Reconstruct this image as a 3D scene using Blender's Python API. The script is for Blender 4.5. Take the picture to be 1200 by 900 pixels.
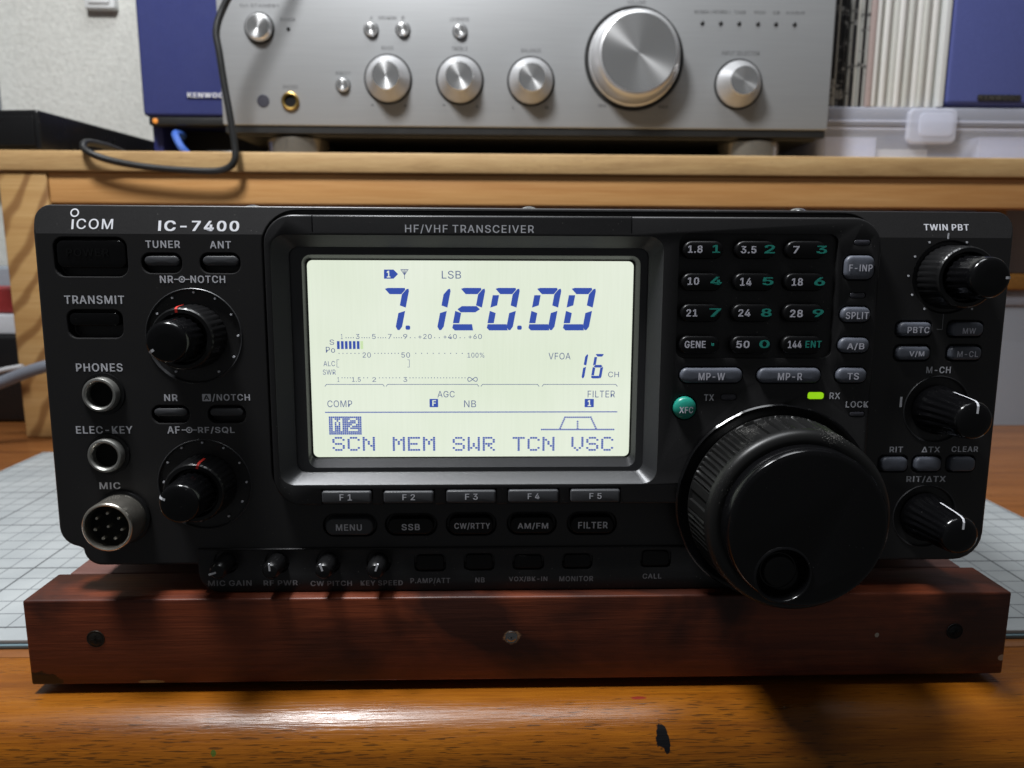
import bpy, math, random
from mathutils import Matrix, Vector
rad = math.radians
random.seed(7)
for o in list(bpy.data.objects): bpy.data.objects.remove(o)
SC = bpy.context.scene
COL = SC.collection
MM = 0.001

# ------------------------------------------------------------------ camera, light, exposure
SC.render.engine = 'CYCLES'
SC.render.resolution_x, SC.render.resolution_y = 1024, 768
SC.view_settings.view_transform = 'Standard'
SC.view_settings.look = 'None'
SC.view_settings.exposure = 0.0
SC.view_settings.gamma = 1.0
pitch, yaw, roll = rad(9.863), rad(1.627), 0.0042
fwd = Vector((math.sin(yaw)*math.cos(pitch), math.cos(yaw)*math.cos(pitch), -math.sin(pitch)))
r0 = Vector((math.cos(yaw), -math.sin(yaw), 0)); u0 = r0.cross(fwd)
rt = r0*math.cos(roll) + u0*math.sin(roll); upv = u0*math.cos(roll) - r0*math.sin(roll)
cd = bpy.data.cameras.new('camera'); cam = bpy.data.objects.new('camera', cd); COL.objects.link(cam)
cd.sensor_width = 36.0; cd.lens = 26.4; cd.clip_start = 0.01; cd.clip_end = 20
M = Matrix((rt, upv, -fwd)).transposed().to_4x4(); M.translation = (0, 0, 0.131); cam.matrix_world = M
cd.dof.use_dof = True; cd.dof.focus_distance = 0.208; cd.dof.aperture_fstop = 19.0
SC.camera = cam

W = bpy.data.worlds.new('World'); SC.world = W; W.use_nodes = True
bg = W.node_tree.nodes['Background']; bg.inputs[0].default_value = (0.95, 0.98, 1.0, 1); bg.inputs[1].default_value = 0.065
ld = bpy.data.lights.new('desk_lamp_light', 'AREA'); ld.shape = 'DISK'; ld.size = 0.16; ld.energy = 7.5; ld.color = (0.97, 0.985, 1.0)
lo = bpy.data.objects.new('desk_lamp_light', ld); COL.objects.link(lo)
lo.location = (-0.21, 0.162, 0.75)
lo.rotation_euler = (Vector((0.05, 0.42, 0.05)) - Vector(lo.location)).to_track_quat('-Z', 'Y').to_euler()

cl = bpy.data.lights.new('overhead_fill_light', 'AREA'); cl.shape = 'DISK'; cl.size = 0.55; cl.energy = 8.0; cl.color = (0.94, 0.97, 1.0)  # added overhead fill: softens the amplifier knob shadows and brightens the background
co = bpy.data.objects.new('overhead_fill_light', cl); COL.objects.link(co); co.location = (0.12, 0.29, 1.35)
co.rotation_euler = (Vector((0.10, 0.45, 0.1)) - Vector(co.location)).to_track_quat('-Z', 'Y').to_euler()

# ------------------------------------------------------------------ materials
def N(nt, t, **kw):
    n = nt.nodes.new(t)
    for k, v in kw.items(): setattr(n, k, v)
    return n
def base(name, col, rough=0.5, metal=0.0, spec=0.5):
    m = bpy.data.materials.new(name); m.use_nodes = True
    b = m.node_tree.nodes['Principled BSDF']
    b.inputs['Base Color'].default_value = (*col, 1); b.inputs['Roughness'].default_value = rough
    b.inputs['Metallic'].default_value = metal; b.inputs['Specular IOR Level'].default_value = spec
    return m, m.node_tree, b
def coords(nt, scale, rot=(0, 0, 0), src='Object'):
    tc = N(nt, 'ShaderNodeTexCoord'); mp = N(nt, 'ShaderNodeMapping')
    mp.inputs['Scale'].default_value = scale; mp.inputs['Rotation'].default_value = rot
    nt.links.new(tc.outputs[src], mp.inputs['Vector']); return mp.outputs[0]
def noise(nt, vec, scale=1.0, detail=3.0, rough=0.55, dist=0.0):
    n = N(nt, 'ShaderNodeTexNoise'); n.inputs['Scale'].default_value = scale; n.inputs['Detail'].default_value = detail
    n.inputs['Roughness'].default_value = rough; n.inputs['Distortion'].default_value = dist
    nt.links.new(vec, n.inputs['Vector']); return n.outputs['Fac']
def ramp(nt, fac, stops):
    r = N(nt, 'ShaderNodeValToRGB'); e = r.color_ramp.elements
    while len(e) < len(stops): e.new(0.5)
    for k, (p, c) in enumerate(stops):
        e[k].position = p; e[k].color = (*c, 1) if len(c) == 3 else c
    nt.links.new(fac, r.inputs[0]); return r.outputs[0]
def mix(nt, fac, a, b, kind='MIX'):
    m = N(nt, 'ShaderNodeMix', data_type='RGBA', blend_type=kind)
    for s, v in ((m.inputs[0], fac), (m.inputs[6], a), (m.inputs[7], b)):
        if hasattr(v, 'links'): nt.links.new(v, s)
        elif isinstance(v, (int, float)): s.default_value = v
        else: s.default_value = (*v, 1)
    return m.outputs[2]
def bump(nt, b, h, strength=0.2, dist=0.0002):
    n = N(nt, 'ShaderNodeBump'); n.inputs['Strength'].default_value = strength; n.inputs['Distance'].default_value = dist
    nt.links.new(h, n.inputs['Height']); nt.links.new(n.outputs[0], b.inputs['Normal'])
def plastic(name, col, rough=0.4, grain=2500, amount=0.25, strength=0.12, metal=0.0, spec=0.5, rvar=0.1, dust=0.0):
    m, nt, b = base(name, col, rough, metal, spec)
    v = coords(nt, (1, 1, 1)); f = noise(nt, v, grain, 2)
    c_ = mix(nt, f, [c*(1-amount) for c in col], [min(1, c*(1+amount)) for c in col])
    if dust:                                                 # a few pale specks of dust
        sp = ramp(nt, noise(nt, v, 1700, 1, 0.4), [(0.775, (0, 0, 0)), (0.80, (dust,)*3)]); s = N(nt, 'ShaderNodeSeparateColor'); nt.links.new(sp, s.inputs[0])
        c_ = mix(nt, s.outputs[0], c_, (0.5, 0.49, 0.46))
    nt.links.new(c_, b.inputs['Base Color'])
    g = noise(nt, v, 70, 4)
    r = N(nt, 'ShaderNodeMapRange'); r.inputs['To Min'].default_value = rough-rvar; r.inputs['To Max'].default_value = rough+rvar
    nt.links.new(g, r.inputs[0]); nt.links.new(r.outputs[0], b.inputs['Roughness'])
    if strength: bump(nt, b, f, strength)
    return m
def ink(name, col, rough=0.6, spec=0.3):
    return base(name, col, rough, 0, spec)[0]
def glow(name, col, strength, basecol=(0.05, 0.05, 0.05)):
    m, nt, b = base(name, basecol, 0.35)
    b.inputs['Emission Color'].default_value = (*col, 1); b.inputs['Emission Strength'].default_value = strength
    return m
def wood(name, dark, mid, light, rough=0.3, along=3.0, across=55.0, pore=0.5, poredark=(0.02, 0.01, 0.004), rot=(0, 0, 0), axis=0, blotch=0.0, spots=(), coat=0.0, spec=0.5):
    m, nt, b = base(name, mid, rough, 0, spec)
    def sc(a, c): s = [c, c, c]; s[axis] = a; return tuple(s)
    f = noise(nt, coords(nt, sc(along, across), rot), 1, 5, 0.6, 0.7)
    col = ramp(nt, f, [(0.28, dark), (0.5, mid), (0.72, light)])
    fine = noise(nt, coords(nt, sc(along*9, across*16), rot), 1, 3, 0.6)
    col = mix(nt, 0.35, col, ramp(nt, fine, [(0.3, dark), (0.7, light)]))
    hgt = fine
    if pore:
        p = noise(nt, coords(nt, sc(190, 2900), rot), 1, 1, 0.4)
        where = noise(nt, coords(nt, sc(10, 70), rot), 1, 2, 0.5)
        mm = N(nt, 'ShaderNodeMath', operation='MULTIPLY_ADD'); mm.inputs[1].default_value = 0.45; nt.links.new(where, mm.inputs[0]); nt.links.new(p, mm.inputs[2])
        pf = ramp(nt, mm.outputs[0], [(0.875, (0, 0, 0)), (0.95, (pore,)*3)])
        sep = N(nt, 'ShaderNodeSeparateColor'); nt.links.new(pf, sep.inputs[0])
        col = mix(nt, sep.outputs[0], col, poredark)
    if blotch:
        g = noise(nt, coords(nt, sc(14, 24), rot), 1, 4, 0.6, 0.4)
        bf = ramp(nt, g, [(0.46, (0, 0, 0)), (0.62, (blotch,)*3)])
        sep = N(nt, 'ShaderNodeSeparateColor'); nt.links.new(bf, sep.inputs[0])
        col = mix(nt, sep.outputs[0], col, [c*0.25 for c in dark])
    for (pos, size, c) in spots:                      # ink and paint marks left on the wood
        mp = N(nt, 'ShaderNodeMapping', vector_type='POINT'); tc = N(nt, 'ShaderNodeTexCoord')
        mp.inputs['Location'].default_value = [-p/s for p, s in zip(pos, size)]; mp.inputs['Scale'].default_value = [1/s for s in size]
        nt.links.new(tc.outputs['Object'], mp.inputs[0])
        ln = N(nt, 'ShaderNodeVectorMath', operation='LENGTH'); nt.links.new(mp.outputs[0], ln.inputs[0])
        nz = noise(nt, coords(nt, (1, 1, 1)), 420, 3)
        ad = N(nt, 'ShaderNodeMath', operation='ADD'); nt.links.new(ln.outputs['Value'], ad.inputs[0]); nt.links.new(nz, ad.inputs[1])
        sf = ramp(nt, ad.outputs[0], [(0.95, (1, 1, 1)), (1.0, (0, 0, 0))])
        sc2 = N(nt, 'ShaderNodeMath', operation='MULTIPLY'); sc2.inputs[1].default_value = 0.72
        nt.links.new(ad.outputs[0], sc2.inputs[0])
        sf = ramp(nt, sc2.outputs[0], [(0.9, (1, 1, 1)), (0.98, (0, 0, 0))])
        sep = N(nt, 'ShaderNodeSeparateColor'); nt.links.new(sf, sep.inputs[0])
        col = mix(nt, sep.outputs[0], col, c)
    nt.links.new(col, b.inputs['Base Color'])
    rr = N(nt, 'ShaderNodeMapRange'); rr.inputs['To Min'].default_value = max(0.03, rough-0.1); rr.inputs['To Max'].default_value = rough+0.15
    nt.links.new(noise(nt, coords(nt, sc(20, 160), rot), 1, 4), rr.inputs[0]); nt.links.new(rr.outputs[0], b.inputs['Roughness'])
    bump(nt, b, hgt, 0.35, 0.0003)
    b.inputs['Coat Weight'].default_value = coat; b.inputs['Coat Roughness'].default_value = 0.12
    return m

MT = {}
MT['panel'] = plastic('panel_charcoal', (0.042, 0.041, 0.042), 0.37, 5200, 0.6, 0.12, 0.5, 0.45, 0.04, 0.25)
MT['plate'] = plastic('plate_charcoal', (0.036, 0.0355, 0.037), 0.36, 5200, 0.5, 0.10, 0.5, 0.45, 0.04, 0.3)
MT['bezel'] = plastic('bezel_graphite', (0.055, 0.056, 0.060), 0.36, 4500, 0.4, 0.12, 0.3, 0.6, 0.04)
MT['black'] = plastic('black_plastic', (0.008, 0.008, 0.0085), 0.30, 3000, 0.3, 0.06, spec=0.4, dust=0.3)
MT['gloss'] = plastic('gloss_black', (0.0035, 0.0035, 0.004), 0.17, 1500, 0.3, 0.0, spec=0.35, rvar=0.05, dust=0.12)
MT['keyblack'] = plastic('key_black', (0.004, 0.004, 0.0045), 0.34, 3000, 0.3, 0.05, spec=0.3)
MT['keygrey'] = plastic('key_grey', (0.115, 0.125, 0.155), 0.42, 3000, 0.2, 0.08)
MT['keyslate'] = plastic('key_slate', (0.060, 0.062, 0.068), 0.42, 3000, 0.2, 0.08)
MT['teal'] = plastic('key_teal', (0.020, 0.30, 0.225), 0.30, 3000, 0.12, 0.05)
MT['white_ink'] = ink('white_ink', (0.80, 0.81, 0.86))
MT['grey_ink'] = ink('grey_ink', (0.80, 0.81, 0.87))
MT['shaded_ink'] = ink('shaded_ink', (0.30, 0.30, 0.32))  # darker legend ink: shade on the lower strip painted into its colour
MT['key_ink'] = ink('key_ink', (0.80, 0.80, 0.90))
MT['teal_ink'] = ink('teal_ink', (0.030, 0.35, 0.28))
MT['ghost_ink'] = ink('ghost_ink', (0.006, 0.006, 0.0065), 0.3, 0.35)
MT['red_ink'] = ink('red_ink', (0.55, 0.03, 0.02))
MT['lens_off'] = plastic('led_off', (0.055, 0.055, 0.068), 0.25, 2000, 0.1, 0)
MT['lens_on'] = glow('led_lit', (0.33, 0.72, 0.01), 0.8, (0.2, 0.5, 0.02))
MT['nickel'] = plastic('nickel', (0.74, 0.70, 0.62), 0.25, 600, 0.15, 0.05, 0.94)
MT['jackmetal'] = plastic('jack_metal', (0.50, 0.50, 0.47), 0.36, 600, 0.15, 0.05, 0.85)
MT['brass'] = plastic('brass', (0.55, 0.36, 0.11), 0.3, 600, 0.15, 0.05, 1.0)
MT['void'] = ink('socket_dark', (0.004, 0.004, 0.004), 0.6, 0.2)
MT['lcd_ink'] = glow('lcd_blue', (0.040, 0.082, 0.39), 1.0, (0.02, 0.03, 0.12))
MT['lcd_fine'] = glow('lcd_slate', (0.10, 0.13, 0.27), 1.0, (0.04, 0.05, 0.1))
MT['lcd_ghost'] = glow('lcd_ghost', (0.60, 0.76, 0.44), 1.0)
m, nt, b = base('lcd_glass', (0.10, 0.11, 0.10), 0.25)
v = coords(nt, (1, 1, 1)); f1 = noise(nt, v, 22, 2); f2 = noise(nt, coords(nt, (1500, 60, 60)), 1, 2)
c = ramp(nt, f1, [(0.3, (0.76, 0.84, 0.675)), (0.7, (0.84, 0.90, 0.77))])
c = mix(nt, 0.05, c, ramp(nt, f2, [(0.35, (0.5, 0.6, 0.45)), (0.65, (0.9, 1, 0.85))]))
nt.links.new(c, b.inputs['Emission Color']); b.inputs['Emission Strength'].default_value = 0.95
MT['lcd'] = m
# rubber grip with dust specks
m, nt, b = base('rubber_grip', (0.016, 0.016, 0.016), 0.38, 0, 0.35)
v = coords(nt, (1, 1, 1)); f = noise(nt, v, 3600, 1, 0.5); g = noise(nt, v, 60, 2)
sp = N(nt, 'ShaderNodeMath', operation='MULTIPLY'); nt.links.new(f, sp.inputs[0]); nt.links.new(g, sp.inputs[1])
s = N(nt, 'ShaderNodeSeparateColor'); nt.links.new(ramp(nt, sp.outputs[0], [(0.395, (0, 0, 0)), (0.43, (0.5,)*3)]), s.inputs[0])
nt.links.new(mix(nt, s.outputs[0], (0.009, 0.009, 0.009), (0.35, 0.34, 0.32)), b.inputs['Base Color'])
bump(nt, b, g, 0.15); MT['rubber'] = m
# radially turned aluminium
def turned(name, col, rough=0.24):
    m, nt, b = base(name, col, rough, 0.9); b.inputs['Anisotropic Rotation'].default_value = 0.25
    t = N(nt, 'ShaderNodeTangent', direction_type='RADIAL', axis='Y'); nt.links.new(t.outputs[0], b.inputs['Tangent'])
    b.inputs['Anisotropic'].default_value = 0.85
    nt.links.new(mix(nt, noise(nt, coords(nt, (1, 1, 1)), 900, 3), [c*0.9 for c in col], col), b.inputs['Base Color'])
    return m
MT['turned'] = turned('turned_aluminium', (0.90, 0.90, 0.90), 0.25)
MT['knobside'] = plastic('satin_knob_side', (0.60, 0.60, 0.61), 0.34, 700, 0.06, 0.04, 0.6)
# satin amplifier front
m, nt, b = base('satin_silver', (0.36, 0.36, 0.36), 0.48, 0.45)
f = noise(nt, coords(nt, (25, 900, 900)), 1, 3)
nt.links.new(mix(nt, f, (0.325, 0.33, 0.335), (0.375, 0.38, 0.385)), b.inputs['Base Color']); MT['silver'] = m
MT['amp_ink'] = ink('amp_lettering', (0.09, 0.09, 0.09))
MT['blackmetal'] = plastic('black_metal', (0.014, 0.014, 0.014), 0.45, 1500, 0.3, 0.1)
MT['gold_foot'] = plastic('champagne_foot', (0.60, 0.55, 0.47), 0.20, 500, 0.15, 0.0, 0.88)
MT['blue_cloth'] = plastic('blue_grille_cloth', (0.022, 0.030, 0.135), 0.85, 1400, 0.35, 0.4)
MT['blue_cloth_pale'] = plastic('blue_grille_cloth_pale', (0.066, 0.082, 0.26), 0.85, 1400, 0.3, 0.4)
MT['blue_wood'] = plastic('blue_cabinet', (0.025, 0.032, 0.15), 0.4, 300, 0.2, 0.1)
MT['badge'] = plastic('badge_silver', (0.72, 0.72, 0.72), 0.35, 900, 0.1, 0, 0.1)
MT['badge_dull'] = plastic('badge_bronze', (0.25, 0.23, 0.20), 0.35, 900, 0.1, 0, 0.8)
m, nt, b = base('wall_paper', (0.66, 0.66, 0.61), 0.9)
f = noise(nt, coords(nt, (1, 1, 1)), 260, 5, 0.65)
nt.links.new(ramp(nt, f, [(0.3, (0.57, 0.57, 0.53)), (0.7, (0.69, 0.69, 0.645))]), b.inputs['Base Color']); bump(nt, b, f, 0.6, 0.002); MT['wall'] = m
MT['ivory'] = plastic('ivory_plastic', (0.68, 0.69, 0.68), 0.4, 900, 0.05, 0.05)
MT['cable'] = plastic('black_cable', (0.016, 0.016, 0.016), 0.38, 900, 0.3, 0.1)
MT['greycable'] = plastic('grey_cable', (0.13, 0.14, 0.165), 0.45, 900, 0.15, 0.1)
MT['whitecable'] = plastic('white_cable', (0.42, 0.42, 0.43), 0.45, 900, 0.1, 0.1)
MT['bluecable'] = plastic('blue_cable', (0.05, 0.13, 0.48), 0.45, 900, 0.1, 0.1)
m, nt, b = base('clear_plastic', (0.80, 0.83, 0.90), 0.22)
b.inputs['Alpha'].default_value = 0.24; f = noise(nt, coords(nt, (20, 20, 90)), 1, 3)
nt.links.new(ramp(nt, f, [(0.3, (0.74, 0.77, 0.92)), (0.7, (0.92, 0.93, 0.99))]), b.inputs['Base Color']); MT['clear'] = m
m, nt, b = base('clear_lid', (0.82, 0.85, 0.99), 0.15); b.inputs['Alpha'].default_value = 0.36; MT['clear_lid'] = m
m, nt, b = base('clear_plastic_smoke', (0.42, 0.45, 0.50), 0.2)
b.inputs['Alpha'].default_value = 0.55; MT['smoke'] = m
MT['paper'] = plastic('white_sleeve', (0.74, 0.73, 0.70), 0.75, 500, 0.06, 0.1)
MT['paper2'] = plastic('grey_sleeve', (0.60, 0.60, 0.56), 0.75, 500, 0.08, 0.1)
def spine(name, a, b_, th):
    m, nt, b = base(name, a, 0.6)
    f = noise(nt, coords(nt, (60, 60, 140)), 1, 4, 0.7)
    nt.links.new(ramp(nt, f, [(th, a), (th+0.06, b_)]), b.inputs['Base Color']); return m
MT['spine_dark'] = spine('printed_spine_dark', (0.018, 0.018, 0.02), (0.30, 0.30, 0.29), 0.56)
MT['spine_grey'] = spine('printed_spine_grey', (0.33, 0.33, 0.31), (0.05, 0.05, 0.05), 0.55)
MT['spine_pale'] = spine('printed_spine_pale', (0.50, 0.49, 0.45), (0.10, 0.10, 0.10), 0.62)
MT['spine_rose'] = plastic('rose_sleeve', (0.42, 0.33, 0.31), 0.6, 400, 0.1, 0.1)
MT['red_card'] = plastic('red_card', (0.30, 0.03, 0.03), 0.5, 400, 0.2, 0.1)
MT['grey_card'] = plastic('grey_card', (0.22, 0.25, 0.28), 0.6, 400, 0.15, 0.1)
MT['pale_card'] = plastic('pale_card', (0.55, 0.58, 0.62), 0.6, 400, 0.1, 0.1)
MT['lilac_card'] = plastic('lilac_card', (0.62, 0.66, 0.86), 0.6, 300, 0.1, 0.1)
MT['amber'] = plastic('amber_plastic', (0.20, 0.09, 0.02), 0.25, 400, 0.3, 0.05)
MT['amber_lens'] = glow('amber_pilot', (1.0, 0.35, 0.05), 0.5, (0.4, 0.15, 0.03))
MT['steel'] = plastic('screw_steel', (0.36, 0.36, 0.36), 0.22, 700, 0.15, 0.0, 1.0)
MT['rust'] = plastic('old_screw', (0.05, 0.045, 0.038), 0.38, 900, 0.5, 0.3, 0.8)
MT['desk'] = wood('varnished_desk', (0.12, 0.040, 0.010), (0.22, 0.078, 0.018), (0.31, 0.12, 0.034), 0.34, 5, 60, 0.5, coat=0.15)
MT['desk_edge'] = wood('varnished_edge', (0.125, 0.034, 0.003), (0.235, 0.072, 0.004), (0.33, 0.115, 0.008), 0.26, 7, 90, 0.7, (0.030, 0.012, 0.003), coat=0.0, spec=0.42,
    spots=[((0.0492, 0.1953, -0.0062), (0.0021, 0.004, 0.0048), (0.004, 0.004, 0.005)), ((0.0505, 0.1940, -0.0085), (0.0012, 0.003, 0.0030), (0.004, 0.004, 0.005)), ((0.0445, 0.2050, -0.0004), (0.0030, 0.0007, 0.003), (0.20, 0.022, 0.010)), ((-0.0786, 0.1937, -0.0087), (0.0011, 0.0013, 0.0013), (0.06, 0.085, 0.012))])
MT['block'] = wood('stained_cedar', (0.060, 0.010, 0.004), (0.17, 0.032, 0.009), (0.28, 0.062, 0.018), 0.44, 5, 60, 0.25, blotch=0.85, spots=[((-0.1015, 0.2099, 0.0036), (0.0050, 0.004, 0.0007), (0.42, 0.30, 0.14)), ((-0.1340, 0.2099, 0.0045), (0.007, 0.004, 0.0032), (0.012, 0.006, 0.004)), ((0.1180, 0.2099, 0.0165), (0.0008, 0.004, 0.0009), (0.5, 0.45, 0.38)), ((0.1578, 0.2099, 0.0085), (0.0014, 0.004, 0.0011), (0.50, 0.42, 0.34)), ((0.0062, 0.2099, 0.0170), (0.0032, 0.004, 0.0026), (0.30, 0.17, 0.09))])
MT['block_top'] = wood('stained_cedar_plank', (0.10, 0.042, 0.034), (0.20, 0.085, 0.068), (0.28, 0.13, 0.105), 0.55, 6, 60, 0.2, blotch=0.25)
MT['pine'] = wood('pine_rail', (0.43, 0.19, 0.055), (0.58, 0.30, 0.105), (0.66, 0.38, 0.155), 0.42, 3, 60, 0.0)
MT['pine_edge'] = wood('pine_board_edge', (0.30, 0.17, 0.066), (0.48, 0.30, 0.128), (0.58, 0.40, 0.19), 0.55, 9, 110, 0.35, (0.16, 0.08, 0.03))
m = wood('pine_post', (0.33, 0.17, 0.055), (0.45, 0.27, 0.10), (0.52, 0.33, 0.14), 0.5, 3, 60, 0.0)
nt = m.node_tree; b = nt.nodes['Principled BSDF']
w = N(nt, 'ShaderNodeTexWave', wave_type='BANDS', bands_direction='DIAGONAL'); w.inputs['Scale'].default_value = 26; w.inputs['Distortion'].default_value = 7; w.inputs['Detail'].default_value = 2; w.inputs['Detail Scale'].default_value = 0.6
nt.links.new(coords(nt, (1.0, 0.4, 1.0), (0, rad(-78), 0)), w.inputs['Vector'])
old = b.inputs['Base Color'].links[0].from_socket
s = N(nt, 'ShaderNodeSeparateColor'); nt.links.new(ramp(nt, w.outputs[1], [(0.62, (0, 0, 0)), (0.95, (0.75,)*3)]), s.inputs[0])
nt.links.new(mix(nt, s.outputs[0], old, (0.17, 0.07, 0.018)), b.inputs['Base Color']); MT['post'] = m
# cutting mat: printed 10 mm grid, heavier every 50 mm
m, nt, b = base('mat_vinyl', (0.50, 0.54, 0.56), 0.55)
tc = N(nt, 'ShaderNodeTexCoord'); sx = N(nt, 'ShaderNodeSeparateXYZ'); nt.links.new(tc.outputs['Object'], sx.inputs[0])
def grid(axis, step, half, origin):
    a = N(nt, 'ShaderNodeMath', operation='SUBTRACT'); a.inputs[1].default_value = origin-half; nt.links.new(sx.outputs[axis], a.inputs[0])
    c = N(nt, 'ShaderNodeMath', operation='MODULO'); c.inputs[1].default_value = step
    d = N(nt, 'ShaderNodeMath', operation='ADD'); d.inputs[1].default_value = step*100; nt.links.new(a.outputs[0], d.inputs[0]); nt.links.new(d.outputs[0], c.inputs[0])
    e = N(nt, 'ShaderNodeMath', operation='LESS_THAN'); e.inputs[1].default_value = 2*half; nt.links.new(c.outputs[0], e.inputs[0]); return e.outputs[0]
def mx(a, c):
    e = N(nt, 'ShaderNodeMath', operation='MAXIMUM'); nt.links.new(a, e.inputs[0]); nt.links.new(c, e.inputs[1]); return e.outputs[0]
thin = mx(grid(0, 0.010, 0.00026, -0.1875), grid(1, 0.010, 0.00032, 0.2460)); thick = mx(grid(0, 0.050, 0.00042, -0.1875), grid(1, 0.050, 0.00045, 0.2460))
v = coords(nt, (1, 1, 1)); f = noise(nt, v, 35, 4)
c = ramp(nt, f, [(0.3, (0.315, 0.34, 0.35)), (0.7, (0.395, 0.42, 0.425))])
lim = N(nt, 'ShaderNodeMath', operation='GREATER_THAN'); lim.inputs[1].default_value = 0.2452; nt.links.new(sx.outputs[1], lim.inputs[0])
def mul(a, k):
    e = N(nt, 'ShaderNodeMath', operation='MULTIPLY'); nt.links.new(a, e.inputs[0])
    if hasattr(k, 'links'): nt.links.new(k, e.inputs[1])
    else: e.inputs[1].default_value = k
    return e.outputs[0]
c = mix(nt, mul(mul(thin, 0.8), lim.outputs[0]), c, (0.10, 0.11, 0.12)); c = mix(nt, mul(mul(thick, 0.85), lim.outputs[0]), c, (0.06, 0.065, 0.07))
cutn = noise(nt, coords(nt, (14, 900, 1), (0, 0, rad(24))), 1, 1, 0.3); s = N(nt, 'ShaderNodeSeparateColor'); nt.links.new(ramp(nt, cutn, [(0.72, (0, 0, 0)), (0.76, (0.35,)*3)]), s.inputs[0])
c = mix(nt, s.outputs[0], c, (0.20, 0.215, 0.22))          # old knife cuts
nt.links.new(c, b.inputs['Base Color']); bump(nt, b, noise(nt, v, 1800, 2), 0.15); MT['mat'] = m
MT['mat_core'] = plastic('mat_core', (0.14, 0.21, 0.24), 0.5, 900, 0.15, 0.05)

# ------------------------------------------------------------------ mesh helpers (all sizes in millimetres)
def rrect(x0, z0, x1, z1, r, seg=5):
    r = min(r, (x1-x0)/2-1e-3, (z1-z0)/2-1e-3); P = []
    for cx, cz, a in ((x1-r, z1-r, 0), (x0+r, z1-r, 90), (x0+r, z0+r, 180), (x1-r, z0+r, 270)):
        for k in range(seg+1):
            t = rad(a+90*k/seg); P.append((cx+r*math.cos(t), cz+r*math.sin(t)))
    return P
def circ(cx, cz, r, seg=32): return [(cx+r*math.cos(2*math.pi*k/seg), cz+r*math.sin(2*math.pi*k/seg)) for k in range(seg)]
def inset(P, d):
    out = []; n = len(P)
    for i in range(n):
        a, p, c = P[i-1], P[i], P[(i+1) % n]
        def nr(q, w):
            dx, dz = w[0]-q[0], w[1]-q[1]; l = math.hypot(dx, dz) or 1e-9; return -dz/l, dx/l
        n1, n2 = nr(a, p), nr(p, c); sx_, sz_ = n1[0]+n2[0], n1[1]+n2[1]; l2 = sx_*sx_+sz_*sz_
        if l2 < 1e-6: out.append(p); continue
        k = min(2*d/l2, 2.5*d) if d > 0 else 2*d/l2
        out.append((p[0]+sx_*k, p[1]+sz_*k))
    return out
FRONT = lambda u, v, n: (u, -n, v)                       # a surface that faces the camera
UP = lambda u, v, n: (u, v, n)                           # a surface that faces up
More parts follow.
